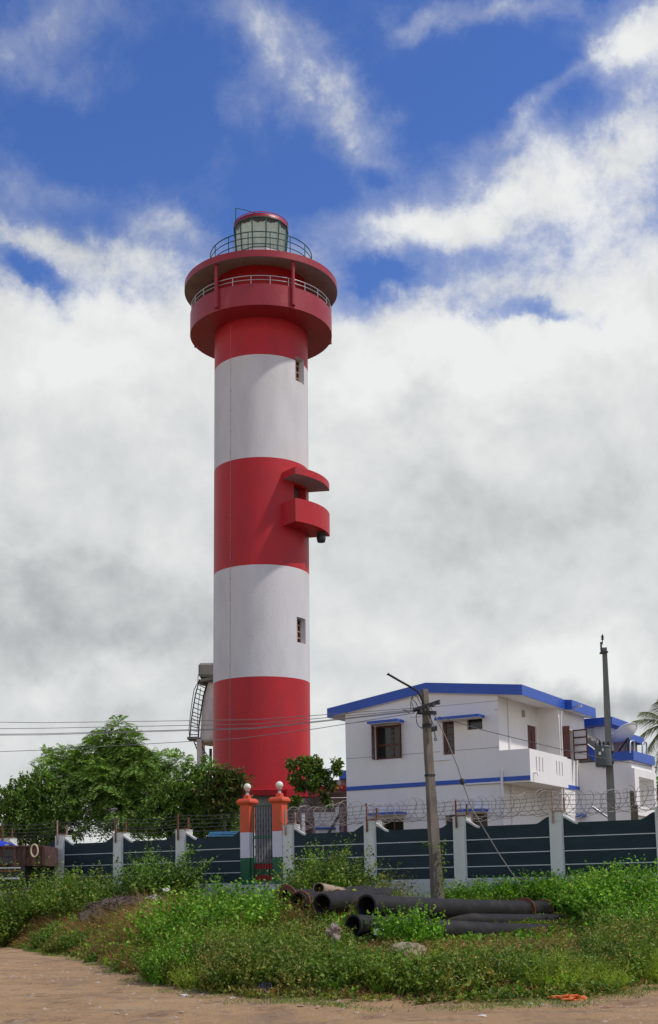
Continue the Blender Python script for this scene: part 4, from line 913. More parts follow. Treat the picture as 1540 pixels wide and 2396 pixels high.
    for (dx, dz) in ((-.10, .22), (.02, .14), (.16, .12)):
        mb.tube([(c[0]+dx, c[1]-.1, z1+.03), (c[0]+dx-.02, c[1]-.1, z1+dz)], [.04, .025], 8)
        for q in range(3): mb.lathe([(.03, z1+.05+q*.04), (.055, z1+.06+q*.04), (.03, z1+.08+q*.04)], (c[0]+dx, c[1]-.1), 10)
    mb.tube([(c[0]-.1, c[1]-.1, z1+.2), (c[0]-.18, c[1]-.12, z1+.28), (c[0]-.24, c[1]-.1, z1+.12), (c[0]-.27, c[1]-.05, z1-.05)], .014, 5)
    mb.build('bushing', M['dark'], t3)
    for (x, y, w, h) in ((1401, 1766, .05, .09), (1409, 1757, .035, .08)):
        p = W(x, y, Y2-.42-r-.012); mb = MB(); mb.obox(p, (w*1.6, .01, 0), (0, .012, 0), (0, 0, h)); mb.build('name_plate', M['plinth'], t3)
build_poles()

def wire_obj(pts_px, label, r=.009, mat='cable', sag=0):
    pts = [W(x, y, Y) for x, y, Y in pts_px]; fine = []
    for i in range(len(pts)-1):
        for q in range(8): fine.append(pts[i]+(pts[i+1]-pts[i])*q/8)
    fine.append(pts[-1]); n = len(fine)-1
    for i, p in enumerate(fine): p[2] -= sag*math.sin(math.pi*i/n)
    mb = MB(); mb.tube(fine, r, 5); o = mb.build('overhead_cable', M[mat], None, loc=fine[0]); return tag(o, label, 'cable', 'overhead cables')
YE = 37
wire_obj([(966, 1657, 30.8), (600, 1684, 33.3), (100, 1691, 36.3), (-120, 1688, YE)], 'topmost of the overhead cables crossing the lighthouse to the left edge')
wire_obj([(966, 1661, 30.8), (600, 1694, 33.3), (100, 1704, 36.3), (-120, 1706, YE)], 'second highest of the overhead cables crossing the lighthouse')
wire_obj([(968, 1663, 30.8), (600, 1703, 33.3), (100, 1717, 36.3), (-120, 1719, YE)], 'overhead cable crossing the lighthouse just above its lowest twin', .010)
wire_obj([(968, 1665, 30.7), (600, 1705, 33.2), (100, 1719.5, 36.2), (-120, 1721, YE)], 'overhead cable running against the one just above it, above the slanting lowest cable', .009)
wire_obj([(970, 1668, 30.8), (740, 1705, 32.4), (560, 1728, 33.6), (100, 1755, 36.3), (-120, 1763, YE)], 'lowest overhead cable, slanting down across the red base of the lighthouse')
wire_obj([(1028, 1677, 31), (1122, 1703, 32.5), (1300, 1746, 35), (1400, 1769, 37), (1560, 1800, 40)], 'service cable running right across the house front to the transformer', .011, 'dwire', .05)
def guy():
    p = [(1005, 1650, 30.9), (1023, 1684, 31), (1044.5, 1728, 31.1), (1071.6, 1796, 31.2), (1081, 1826, 31.3), (1104, 1892, 31.4), (1169, 2000, 31.6), (1240, 2105, 31.8)]
    g = thing('guy_wire', W(1240, 2105, 31.8), 'slack stay wire with a dark insulator running from the near pole down past the wall', 'guy wire')
    mb = MB(); mb.tube([W(*q) for q in p], .014, 5); mb.build('strand', M['wire'], g)
    mb = MB(); mb.tube([W(1080, 1822, 31.25), W(1082, 1828, 31.25), W(1083, 1836, 31.25)], [.05, .065, .045], 8); mb.build('insulator', M['dark'], g)
guy()

# ---------------------------------------------------------------- low buildings between lighthouse and house
def build_mid():
    t = thing('rear_building', W(760, 1990, 53)*np.array([1, 1, 0])+ez*1.4, 'low mauve building with a curved red canopy, between the lighthouse and the house', 'building')
    Y = 53.
    def Q(x, y, Y_=Y): return W(x, y, Y_)
    def bx(mb, x0, y0, x1, y1, Ya, Yb, mi=0):
        a = W(x0, y1, Ya); b = W(x1, y0, Ya); c = W(x1, y1, Ya); mb.box(a[0], c[0], Ya, Yb, a[2], b[2], mi)
    mb = MB(); bx(mb, 700, 1866, 830, 2060, Y, Y+5); mb.build('wall', M['mauve'], t)
    mb = MB(); bx(mb, 768, 1824, 835, 1852, Y+1.2, Y+5); mb.build('upper_wall', M['oldwall'], t)
    mb = MB(); 
    for x in (799, 806): bx(mb, x, 1826, x+4.5, 1852, Y+.9, Y+1.1)
    mb.build('upper_post', M['mauve'], t)
    mb = MB(); bx(mb, 795, 1802, 836, 1822, Y+.6, Y+5); mb.build('blue_fascia', M['blue'], t)
    mb = MB(); arc = []
    n = 20; x0, x1 = 724, 845
    zc0 = W(780, 1850, Y)[2]; a = W(x0, 1850, Y)[0]; b = W(x1, 1850, Y)[0]
    up = [(a+(b-a)*i/n, zc0+.18*math.sin(math.pi*i/n)-.02) for i in range(n+1)]
    mb.prism([(x, Y-1.1, z) for x, z in up]+[(x, Y-1.1, z-.17) for x, z in up[::-1]], (0, 1.3, 0)); mb.build('canopy', M['red'], t)
    mb = MB(); bx(mb, 733, 1900, 796, 1960, Y-.5, Y-.3); mb.build('screen_wall', M['wall'], t)
    mb = MB(); bx(mb, 736, 1935, 798, 1941, Y-.62, Y-.52); mb.build('blue_band', M['blue'], t)
    for x in (712, 792, 803):
        mb = MB(); bx(mb, x-5, 1888 if x > 720 else 1903, x+3, 2000, Y-1.0, Y-.75); mb.build('post', M['wall'] if x < 800 else M['mauve'], t)
    mb = MB(); bx(mb, 704, 1922, 725, 2000, Y-.1, Y-.02); mb.build('door', M['brown'], t)
    mb = MB(); bx(mb, 768, 1886, 787, 1894, Y-.1, Y-.02); mb.build('vent', M['dark'], t)
    # leaning pole and frame in the yard
    mb = MB(); mb.tube([W(795, 1905, 42), W(768, 1952, 42)], .05, 8); tag(mb.build('leaning_post', M['dark'], None, loc=W(768, 1952, 42)), 'dark post leaning in the yard left of the house corner', 'post')
    mb = MB(); mb.tube([W(1386, 1887, 41), W(1393, 1893, 41), W(1428, 1916, 41), W(1434, 1921, 41)], [.025, .045, .03, .03], 8); tag(mb.build('stay_brace', M['steel'], None, loc=W(1430, 1920, 41)), 'slanting grey pipe brace right of the transformer pole', 'pipe')
    for k, (x, yt) in enumerate(((1479, 1853), (1487, 1886))):
        c = W(x, yt, 40.5); mb = MB(); mb.lathe([(.075, 1.3), (.075, c[2]), (.09, c[2]), (.05, c[2]+.06), (.001, c[2]+.07)] , (c[0], c[1]), 12)
        tag(mb.build('vent_pipe', M['stain'], None, loc=(c[0], c[1], 1.4)), ('taller', 'shorter')[k]+' of two grey upright pipes before the annex wall', 'pipe', 'upright pipes by the annex')
    # blue sheet roof behind the left wall
    s = thing('shed', W(520, 1960, 40)*np.array([1, 1, 0])+ez*1.4, 'small shed with a layered sky blue sheet roof behind the wall, left of the gate', 'shed')
    mb = MB(); a = W(486, 1958, 40); 
    for k, (x0, x1, y0, y1) in enumerate(((490, 560, 1946, 1949), (488, 558, 1950, 1953), (486, 555, 1954, 1957.5))):
        p = W(x0, y1, 40-.05*k); q = W(x1, y1, 40-.05*k); mb.obox(p, (q[0]-p[0], 0, 0), (.2, 1.3, 0), (0, 0, .035)); 
    mb.build('roof', M['skyblue'], s)
    mb = MB(); p = W(490, 1958, 40.2); q = W(553, 1958, 40.2); mb.box(p[0], q[0], 40.2, 41.2, 1.4, p[2]-.03); mb.build('wall', M['greywall'], s)
    # pale hut at the left edge
    h = thing('hut', W(-15, 1990, 46)*np.array([1, 1, 0])+ez*1.4, 'pale hut at the left edge behind the wall', 'hut')
    mb = MB(); a = W(-60, 1942, 46); b = W(9, 1942, 46); mb.box(a[0], b[0], 46, 49, 1.4, a[2]); mb.build('wall', M['wall'], h)
    mb = MB(); mb.box(a[0]-.1, b[0]+.1, 45.9, 49.1, a[2], a[2]+.12); mb.build('roof', M['stain'], h)
build_mid()

# ---------------------------------------------------------------- rusty trailer
def build_trailer():
    Y = 39.; o = W(40, 2060, Y)
    t = thing('trailer', (o[0], Y, 1.2), 'rusty brown trailer body parked in the weeds at the left edge', 'trailer')
    def X(px, py=2000): return W(px, py, Y)[0]
    def Z(py, px=50): return float(W(px, py, Y)[2])
    x0, x1 = X(-160), X(103); mb = MB()
    mb.box(x0, x1, Y, Y+2.0, Z(2027), Z(1980)); mb.build('body', M['truck'], t, bevel=.01)
    mb = MB()
    for px in range(-150, 104, 23): mb.box(X(px)-.04, X(px)+.05, Y-.05, Y-.001, Z(2026), Z(1982))
    mb.box(x0, x1+.02, Y-.06, Y-.002, Z(1982), Z(1978)); mb.build('body_rib', M['truck'], t)
    mb = MB(); mb.box(X(2), X(33), Y-.12, Y-.055, Z(2022), Z(2006)); mb.box(X(9), X(31), Y-.06, Y-.052, Z(2004), Z(1988)); mb.build('side_locker', M['dark'], t)
    for (ya, yb, m_) in ((2032, 2029, 'plinth'), (2039, 2036, 'rust'), (2057, 2053, 'plinth')):
        mb = MB(); mb.box(x0, X(52), Y-.25, Y-.15, Z(ya), Z(yb)); mb.build('chassis_rail', M[m_], t)
    mb = MB(); mb.box(x0, X(60), Y-.1, Y+1.9, Z(2054), Z(2028)); mb.build('chassis', M['dark'], t)
    for px in (-110, -40, 20):
        mb = MB(); c = np.array([X(px), Y+.05, Z(2056)]); mb.tube([c, c+np.array([0, .28, 0])], .42, 24); mb.build('wheel', M['black'], t)
    mb = MB(); mb.tube([W(80.5+8*math.sin(q), 1990.5-14.5*math.cos(q), Y-.12) for q in np.linspace(0, 2*math.pi, 25)], .03, 7, cap=False)
    tag(mb.build('hose', M['rope'], None, loc=W(81, 1990, Y-.12)), 'pale hose loop hanging on the rusty trailer side', 'hose')
    mb = MB(); n, k = 8, 5; vs = []
    for j in range(k):
        for i in range(n): 
            x = X(-80)+(X(12)-X(-80))*i/(n-1); vs.append((x, Y-.05+j*.35, Z(1978)+.06+.18*math.sin(math.pi*i/(n-1)*.9+.3)*math.sin(math.pi*(j+.5)/k)+random.uniform(-.02, .03)))
    mb.add(vs, [(j*n+i, j*n+i+1, (j+1)*n+i+1, (j+1)*n+i) for j in range(k-1) for i in range(n-1)], 0, True)
    mb.add([vs[i] for i in range(n)]+[(v[0], v[1]-.02, Z(1979)) for v in vs[:n]], [(i, i+1, n+i+1, n+i) for i in range(n-1)], 0, True)
    tag(mb.build('tarpaulin', M['tarp'], None, loc=W(0, 1978, Y)), 'crumpled blue tarpaulin lying on the rusty trailer', 'tarpaulin')
build_trailer()

# ---------------------------------------------------------------- pipes
def pipe(A, B, r, label, mat='pipe', flangeA=0, flangeB=0, extra=(), rib=False, thick=.82):
    A = np.array(A); B = np.array(B); d = B-A; L = np.linalg.norm(d); d /= L
    t = thing('pipe', (A+B)/2-ez*r, label, 'pipe', 'discarded pipes stacked in the weeds')
    s = np.cross(d, ez); s /= np.linalg.norm(s); u = np.cross(s, d); n = 28; mb = MB()
    def ring(p, rr): return [p+rr*(math.cos(2*math.pi*i/n)*s+math.sin(2*math.pi*i/n)*u) for i in range(n)]
    K = 40 if rib else 6; rings = []
    for k in range(K+1):
        q = k/K; p = A+d*L*q-ez*.03*math.sin(math.pi*q)
        rings.append(ring(p, r*(1+(.03*(k % 2) if rib and q > .5 else 0))))
    rin = [ring(A, r*thick), ring(A+d*1.6, r*thick)]; rb = [ring(B, r*thick), ring(B-d*.8, r*thick)]
    def skin(a, b, mi): mb.add(a+b, [(i, (i+1) % n, n+(i+1) % n, n+i) for i in range(n)], mi, True)
    for k in range(K): skin(rings[k], rings[k+1], 0)
    skin(rings[0], rin[0], 2); skin(rin[0], rin[1], 1); mb.add(rin[1], [tuple(range(n))], 1); skin(rings[-1], rb[0], 0); skin(rb[0], rb[1], 1); mb.add(rb[1], [tuple(range(n))], 1)
    # a worn lip round the mouth
    mb.build('tube', [M[mat], M['pipein'], M['pipe'] if mat == 'pipe' else M[mat]], t)
    def flange(p, fr, th=.035):
        mb = MB(); a = ring(p, fr); b = ring(p+d*th, fr); c = ring(p, r*.9); e = ring(p+d*th, r*.9)
        mb.add(a+b, [(i, (i+1) % n, n+(i+1) % n, n+i) for i in range(n)]); mb.add(a+c, [(i, (i+1) % n, n+(i+1) % n, n+i) for i in range(n)]); mb.add(b+e, [(i, (i+1) % n, n+(i+1) % n, n+i) for i in range(n)]); mb.add(c+e, [(i, (i+1) % n, n+(i+1) % n, n+i) for i in range(n)])
        for i in range(12):
            w = 2*math.pi*i/12; q = p+(fr+r)/2*(math.cos(w)*s+math.sin(w)*u); mb.tube([q-d*.012, q+d*(th+.012)], .013, 6)
        mb.build('flange', M['rust'], t)
    if flangeA: flange(A-d*.004, flangeA)
    if flangeB: flange(B-d*.04, flangeB)
    for (q, fr) in extra: flange(A+d*L*q-ez*.03*math.sin(math.pi*q), fr)
    return t
PD = np.array([4.3, 7.4, 0.]); PD /= np.linalg.norm(PD)
def pw(x, y, Y, L, dz=0): a = W(x, y, Y); return a, a+PD*L+ez*dz
a, b = pw(668, 2100, 25.2, 3.4, .05); pipe(a, b, .17, 'black pipe with a broad rusty flange at its mouth, leftmost of the stack', flangeA=.26)
a, b = pw(698, 2110, 24.6, 3.0, .1); pipe(a, b, .18, 'black pipe mouth second from the left of the stack, ringed by a rust edged collar', extra=((.03, .215),))
a, b = pw(754, 2115, 23.9, 2.6, .1); pipe(a, b, .20, 'open black pipe mouth third from the left of the stack')
a = W(746, 2079, 25.6); b = W(872, 2097, 29.6); pipe(a, b, .125, 'pale dusty thinner pipe lying across the top of the stack', 'pipepale')
a, b = pw(790, 2107, 26.2, 2.2, .0); pipe(a, b, .18, 'black pipe with a dark rust flange showing behind the front mouths', flangeA=.23)
a = W(857, 2120, 23.0); b = W(1272, 2129, 29.6); pipe(a, b, .215, 'long black pipe running right across the top of the stack, with rusty flanges', extra=((.86, .29),), flangeB=.27)
a = W(826, 2166, 22.2); b = W(1368, 2187, 27.4); pipe(a, b, .20, 'lowest black pipe with a tall open mouth, its far end in the weeds')
a = W(980, 2150, 25.0); b = W(1306, 2156, 28.2); pipe(a, b, .165, 'ribbed black hose pipe lying between the two long pipes', rib=True, flangeB=0)

# ---------------------------------------------------------------- litter
def blob_mesh(c, sx, sy, sz, rough, seed, n=14, m_=10):
    r = random.Random(seed); mb = MB(); vs = []
    ph = [r.uniform(0, 6) for _ in range(8)]
    for j in range(m_+1):
        th = math.pi*j/m_
        for i in range(n):
            w = 2*math.pi*i/n
            k = 1+rough*(math.sin(3*w+ph[0]+2*th)+math.sin(5*w-ph[1]+4*th)*.6+math.sin(2*w+ph[2]-5*th)*.7)*math.sin(th)+rough*.5*r.uniform(-1, 1)
            vs.append((c[0]+sx*k*math.sin(th)*math.cos(w), c[1]+sy*k*math.sin(th)*math.sin(w), c[2]+sz*k*math.cos(th)))
    mb.add(vs, [(j*n+i, j*n+(i+1) % n, (j+1)*n+(i+1) % n, (j+1)*n+i) for j in range(m_) for i in range(n)], 0, False); return mb
def litter(name, x, y, Y, sx, sy, sz, rough, mat, label, cat, seed, group=None, dz=0):
    c = W(x, y, Y)
    g = float(gz(c[0], c[1]))+sz*.55+dz if Y < 30 and dz is not None else c[2]
    c[2] = g
    tag(blob_mesh(c, sx, sy, sz, rough, seed).build(name, M[mat], None, loc=c-ez*sz), label, cat, group)
def gp(x, y):
    # where the sight line meets the ground
    Yv = np.linspace(14, 45, 1200); 
    for Y in Yv:
        p = W(x, y, Y)
        if p[2] <= float(gz(p[0], p[1])): return p
    return W(x, y, 30)
p = gp(782, 2206); c = W(782, 2178, 21.3); tag(blob_mesh(c-ez*.04, .11, .1, .16, .22, 3, 26, 16).build('cloth_bundle', M['cloth'], None, loc=c), 'crumpled dirty white and brown cloth bundle beside the lowest pipe mouth', 'cloth')
c = W(955, 2225, 20.6); c[2] -= .12; tag(blob_mesh(c, .34, .3, .26, .12, 5, 18, 12).build('sack', M['sack'], None, loc=c), 'bulging pale sack half sunk in weeds below the pipes', 'sack')
c = W(888, 2182, 22.0); tag(blob_mesh(c, .09, .07, .07, .3, 6).build('stone', M['plastic'], None, loc=c), 'pale stone just right of the lowest pipe mouth', 'stone')
p = gp(621, 2328); p[2] += .06; tag(blob_mesh(p, .10, .08, .12, .3, 8).build('plastic_bag', M['black'], None, loc=p), 'crumpled black plastic bag at the edge of the weeds', 'bag')
p = gp(1330, 2341); p[2] += .03; tag(blob_mesh(p, .20, .1, .05, .45, 9, 20).build('cloth_scrap', M['orangecloth'], None, loc=p), 'orange cloth scrap on the mud in front of the light green weeds', 'cloth')
for x, y, s_, place in [(430, 2330, .045, 'at the tip of the weeds near the left road'), (362, 2305, .02, 'just left of the weed tip'), (1140, 2340, .03, 'below the middle weeds'), (1240, 2350, .03, 'beside the orange cloth'), (230, 2300, .025, 'on the left mud'), (545, 2335, .02, 'at the weed edge left of centre'), (1480, 2305, .035, 'at the far right weed edge'), (1130, 2378, .03, 'on the lower right mud')]:
    p = gp(x, y); p[2] += .01
    tag(blob_mesh(p, s_*1.5, s_, s_*.35, .4, 20+x, 9, 6).build('paper_scrap', M['plastic'], None, loc=p), 'small crumpled pale litter scrap, '+place, 'litter', 'scraps of litter on the mud')
# debris mound by the left wall
def mound():
    c = W(310, 2092, 34.2); c[2] = float(gz(c[0], c[1]))+.30; t = thing('debris_mound', c, 'dark heap of soil and dead sticks with white litter, before the left wall', 'debris')
    mb = blob_mesh(c-ez*.1, 1.35, 1.2, .55, .10, 31, 30, 14); mb.build('soil_heap', M['soil'], t)
    mb = MB(); r = random.Random(4)
    for i in range(170):
        a = r.uniform(0, 6.28); q = math.sqrt(r.random())*1.35; p = c+np.array([q*math.cos(a), q*math.sin(a)*.9, .52*math.sqrt(max(0, 1-(q/1.45)**2))-.06])
        d = np.array([r.uniform(-1, 1), r.uniform(-1, 1), r.uniform(-.2, .5)])*r.uniform(.08, .28); mb.tube([p-d, p, p+d+ez*r.uniform(-.05, .05)], r.uniform(.008, .02), 4, r.randint(0, 1))
    mb.build('dead_stick', [M['soil'], M['bark']], t)
    c2 = W(362, 2102, 34.0); tag(blob_mesh(c2, .14, .1, .09, .35, 41).build('plastic_sheet', M['plastic'], None, loc=c2), 'white plastic sheet scrap lying on the debris heap', 'litter')
    c3 = W(388, 2082, 34.5); tag(blob_mesh(c3, .08, .05, .05, .35, 42).build('plastic_sheet', M['plastic'], None, loc=c3), 'small white scrap at the top right of the debris heap', 'litter')
mound()

# ---------------------------------------------------------------- foliage
G = {}
G['feather'] = leafmat('feathery_leaves', [(0, (.08, .15, .025)), (.5, (.16, .28, .045)), (1, (.28, .40, .09))], .22)
G['dark'] = leafmat('dark_leaves', [(0, (.05, .105, .018)), (.6, (.11, .20, .033)), (1, (.22, .32, .06))], .22)
G['broad'] = leafmat('broad_leaves', [(0, (.03, .07, .016)), (.5, (.075, .14, .026)), (.85, (.15, .20, .035)), (1, (.28, .27, .05))], .22)
G['red'] = leafmat('reddish_leaves', [(0, (.035, .07, .016)), (.6, (.08, .135, .025)), (.9, (.13, .09, .03)), (1, (.16, .05, .03))], .22)
G['bright'] = leafmat('bright_leaves', [(0, (.05, .13, .010)), (.5, (.12, .28, .018)), (.9, (.22, .40, .035)), (1, (.34, .38, .07))], .22)
G['creeper'] = leafmat('creeper_leaves', [(0, (.05, .11, .014)), (.5, (.125, .215, .025)), (.9, (.19, .26, .04)), (1, (.34, .26, .08))], .22)
G['weed'] = leafmat('weed_leaves', [(0, (.06, .10, .018)), (.5, (.15, .205, .03)), (.8, (.26, .26, .055)), (1, (.40, .25, .09))], .22)
G['dry'] = leafmat('dry_grass', [(0, (.20, .12, .05)), (.45, (.34, .19, .08)), (.75, (.36, .14, .065)), (1, (.25, .24, .08))], .22)
G['lime'] = leafmat('lime_weed', [(0, (.12, .19, .018)), (.5, (.25, .34, .03)), (1, (.38, .45, .07))], .22)
G['reddry'] = leafmat('red_dry_grass', [(0, (.12, .13, .035)), (.35, (.20, .17, .05)), (.6, (.36, .19, .08)), (.85, (.38, .15, .07)), (1, (.42, .30, .13))], .25)
G['palm'] = leafmat('palm_fronds', [(0, (.09, .12, .06)), (.5, (.17, .20, .10)), (1, (.36, .35, .22))], .3)
class FB:
    def __init__(s): s.V = []; s.T = []; s.n = 0
    def add(s, V, T): s.V.append(V.reshape(-1, 3)); s.T.append(T.reshape(-1, 3)+s.n); s.n += V.reshape(-1, 3).shape[0]
    def build(s, name, mat, parent=None, loc=None):
        V = np.concatenate(s.V); T = np.concatenate(s.T)
        off = root_loc(parent) if parent is not None else (np.array(loc, float) if loc is not None else V.mean(0)*np.array([1, 1, 0]))
        V = V-off; me = bpy.data.meshes.new(name); me.vertices.add(len(V)); me.vertices.foreach_set('co', V.astype(np.float32).ravel())
        me.loops.add(T.size); me.loops.foreach_set('vertex_index', T.astype(np.int32).ravel()); me.polygons.add(len(T)); me.polygons.foreach_set('loop_start', np.arange(0, T.size, 3, dtype=np.int32)); me.polygons.foreach_set('loop_total', np.full(len(T), 3, dtype=np.int32))
        me.update(calc_edges=True); o = link_mesh(name, me, mat, parent)
        if parent is None: o.location = tuple(off)
        return o
def nrm(a): return a/(np.linalg.norm(a, axis=-1, keepdims=True)+1e-9)
def rdir(n, up=0.): 
    v = rng.normal(size=(n, 3)); v = nrm(v); v[:, 2] += up; return nrm(v)
def leaves(fb, P, D, L, asp=.5, fold=.25):
    # folded diamond leaves; P base, D direction, L length
    n = len(P); L = np.broadcast_to(np.asarray(L, float), (n,))[:, None]
    side = nrm(np.cross(D, rdir(n)+np.array([0, 0, 1.2]))); nr = nrm(np.cross(side, D)); nr[nr[:, 2] < 0] *= -1
    mid = P+D*L*.42; tip = P+D*L-nr*L*.18; w = L*asp*.5
    V = np.stack([P, mid+side*w+nr*w*fold, tip, mid-side*w+nr*w*fold], 1); T = (np.arange(n)*4)[:, None, None]+np.array([[0, 1, 2], [0, 2, 3]])[None]
    fb.add(V, T)
def blades(fb, P, D, L, w, droop=.5, seg=3):
    n = len(P); L = np.broadcast_to(np.asarray(L, float), (n,))[:, None]; side = nrm(np.cross(D, rdir(n))); hd = D.copy(); hd[:, 2] = 0; hd = nrm(hd+rng.normal(size=(n, 3))*[.3, .3, 0]); pts = []
    for k in range(seg+1):
        q = k/seg; pts.append(P+D*L*q+hd*L*droop*.6*q*q-np.array([0, 0, 1.])*L*droop*.45*q**3)
    w = np.broadcast_to(np.asarray(w, float), (n,))[:, None]; V = []
    for k in range(seg): V += [pts[k]-side*w*(1-k/seg)*.5, pts[k]+side*w*(1-k/seg)*.5]
    V.append(pts[seg]); V = np.stack(V, 1); m_ = V.shape[1]; tr = []
    for k in range(seg-1): a = 2*k; tr += [[a, a+1, a+3], [a, a+3, a+2]]
    tr.append([2*seg-2, 2*seg-1, 2*seg]); T = (np.arange(n)*m_)[:, None, None]+np.array(tr)[None]; fb.add(V, T)
def stems(fb, P, D, L, M_, ls, asp=.5, start=.15, leafup=.25, droop=.3, sw=.008, spread=1.0):
    # stems from P along D, M_ leaves on each
    n = len(P); L = np.broadcast_to(np.asarray(L, float), (n,)); hd = D.copy(); hd[:, 2] = 0; hd = nrm(hd)
    q = start+(1-start)*(np.arange(M_)[None]+rng.random((n, M_)))/M_
    C = P[:, None]+D[:, None]*L[:, None, None]*q[..., None]+hd[:, None]*(L[:, None, None]*droop*.5)*(q**2)[..., None]-np.array([0, 0, 1.])*(L[:, None, None]*droop*.4)*(q**3)[..., None]
    C = C.reshape(-1, 3)+rng.normal(size=(n*M_, 3))*.01
    ld = rdir(n*M_)*spread+np.repeat(D, M_, 0)*.45; ld[:, 2] += leafup; ld = nrm(ld); sz = ls*rng.uniform(.55, 1.25, n*M_)*np.repeat(rng.uniform(.8, 1.15, n), M_)*(1.15-.45*q.ravel())
    leaves(fb, C, ld, sz, asp)
    if sw: blades(fb, P, D, L*1.0, sw, droop, 3)
def sprays(fb, P, D, L, npair=8, ll=.3, droop=.6, lw=.22):
    # pinnate fronds: a drooping rachis with paired narrow leaflets
    n = len(P); L = np.broadcast_to(np.asarray(L, float), (n,))[:, None]; hd = D.copy(); hd[:, 2] = 0; hd = nrm(hd); side = nrm(np.cross(D, np.array([[0, 0, 1.]]))+rng.normal(size=(n, 3))*.25)
    def at(q): return P+D*L*q+hd*L*.2*q*q-np.array([0, 0, 1.])*L*droop*q*q
    V = []; T = []; c = 0
    for k in range(npair):
        q = .12+.88*k/(npair-1); p = at(q); tg = nrm(at(min(q+.05, 1.05))-at(q-.05)); tap = math.sin(math.pi*(.15+.8*k/npair))
        for s in (-1, 1):
            dd = nrm(side*s+tg*.35-np.array([0, 0, 1.])*.35*rng.random((n, 1))); le = L*ll*(.45+.75*tap)
            V += [p, p+dd*le*.5+tg*le*lw, p+dd*le, ]; T.append([c, c+1, c+2]); c += 3
    V = np.stack(V, 1); m_ = V.shape[1]; T = (np.arange(n)*m_)[:, None, None]+np.array(T)[None]; fb.add(V, T); blades(fb, P, D, L[:, 0], .012, droop, 2)
def in_blobs(bl, dens, Y, shell=.55, yd=1.0):
    P = []; O = []
    for (x, y, r, dy) in bl:
        c = W(x, y, Y+dy); R = r/F*Y; n = int(dens*R*R); d = rdir(n); q = (shell+(1-shell)*rng.random(n))**1.0; q = np.where(rng.random(n) < .25, rng.random(n), q)*rng.uniform(.85, 1.18, n)
        P.append(c+d*R*q[:, None]*np.array([1, yd, .9])); O.append(d)
    return np.concatenate(P), np.concatenate(O)
def limbs(mb, base, fork, bl, Y, r0):
    n0 = 5; mb.tube([base+(fork-base)*q+np.array([.06*math.sin(4*q), .05*math.cos(5*q), 0]) for q in np.linspace(0, 1, n0)], [r0*(1-.45*q) for q in np.linspace(0, 1, n0)], 9)
    for (x, y, r, dy) in bl:
        c = W(x, y, Y+dy); d = c-fork; md = fork+d*.5+np.array([random.uniform(-.15, .15), random.uniform(-.15, .15), .08*np.linalg.norm(d)]); R = r/F*Y
        mb.tube([fork, fork+(md-fork)*.5, md, c], [r0*.5, r0*.38, r0*.27, r0*.12], 7, cap=False)
        for _ in range(6):
            e = c+rdir(1)[0]*R*.8; s = md+(c-md)*random.random(); mb.tube([s, (s+e)/2+ez*.04, e], [r0*.14, r0*.09, r0*.03], 5, cap=False)

def tree(label, Y, base_px, fork_px, bl, r0, kind, dens, mat, group='trees behind the left wall', name='tree', **kw):
    b = W(base_px[0], base_px[1], Y); b[2] = 1.4; f = W(fork_px[0], fork_px[1], Y)
    t = thing(name, b, label, 'tree', group); mb = MB(); limbs(mb, b, f, bl, Y, r0); mb.build('trunk', M['bark'], t)
    P, O = in_blobs([(x, y, q*1.08, dy) for x, y, q, dy in bl], dens, Y); fb = FB()
    if kind == 'feather': 
        D = O*.7+rdir(len(P))*.35; D[:, 2] += .35; sprays(fb, P, nrm(D), rng.uniform(.30, .66, len(P)), npair=9, ll=.32, lw=.30, **kw)
    elif kind == 'leafy':
        D = O*.8+rdir(len(P))*.5; D[:, 2] += .25; stems(fb, P, nrm(D), rng.uniform(.2, .42, len(P)), 9, kw.get('ls', .19), kw.get('asp', .42), .05, .1, .35, .008)
    elif kind == 'broad':
        D = O*.6+rdir(len(P))*.8; D[:, 2] += .15; leaves(fb, P, nrm(D), rng.uniform(.10, .20, len(P)), .62, .3)
        for k in range(3): 
            D2 = nrm(O*.5+rdir(len(P))*.9-np.array([0, 0, .25])); leaves(fb, P+rng.normal(size=P.shape)*.03, D2, rng.uniform(.08, .17, len(P)), .5, .3)
    fb.build('crown', mat, t); return t
tree('tallest feathery light green tree behind the left wall, with drooping sprays', 45., (290, 2010), (285, 1890),
     [(275, 1706, 18, 0), (252, 1738, 26, .2), (300, 1742, 28, -.2), (228, 1765, 32, 0), (278, 1780, 42, .3), (325, 1790, 34, -.3), (200, 1800, 36, .2), (240, 1825, 46, -.4), (300, 1835, 50, .3), (350, 1845, 38, 0), (150, 1768, 17, .1), (115, 1772, 15, 0), (140, 1795, 22, 0), (165, 1825, 34, -.2), (375, 1775, 16, 0), (362, 1800, 20, .1), (215, 1870, 44, .2), (280, 1890, 46, 0), (330, 1905, 36, .2), (420, 1790, 18, 0)], .16, 'feather', 560, G['feather'])
tree('dark dense tree at the far left behind the wall', 44., (80, 2010), (80, 1930),
     [(25, 1870, 26, 0), (60, 1845, 24, .2), (100, 1838, 28, -.1), (50, 1890, 40, 0), (110, 1880, 42, .3), (150, 1890, 34, -.2), (15, 1915, 26, 0), (70, 1930, 38, .2), (130, 1930, 36, 0), (100, 1810, 12, 0), (40, 1960, 30, .3), (110, 1965, 28, 0), (175, 1930, 28, 0)], .15, 'leafy', 440, G['dark'])
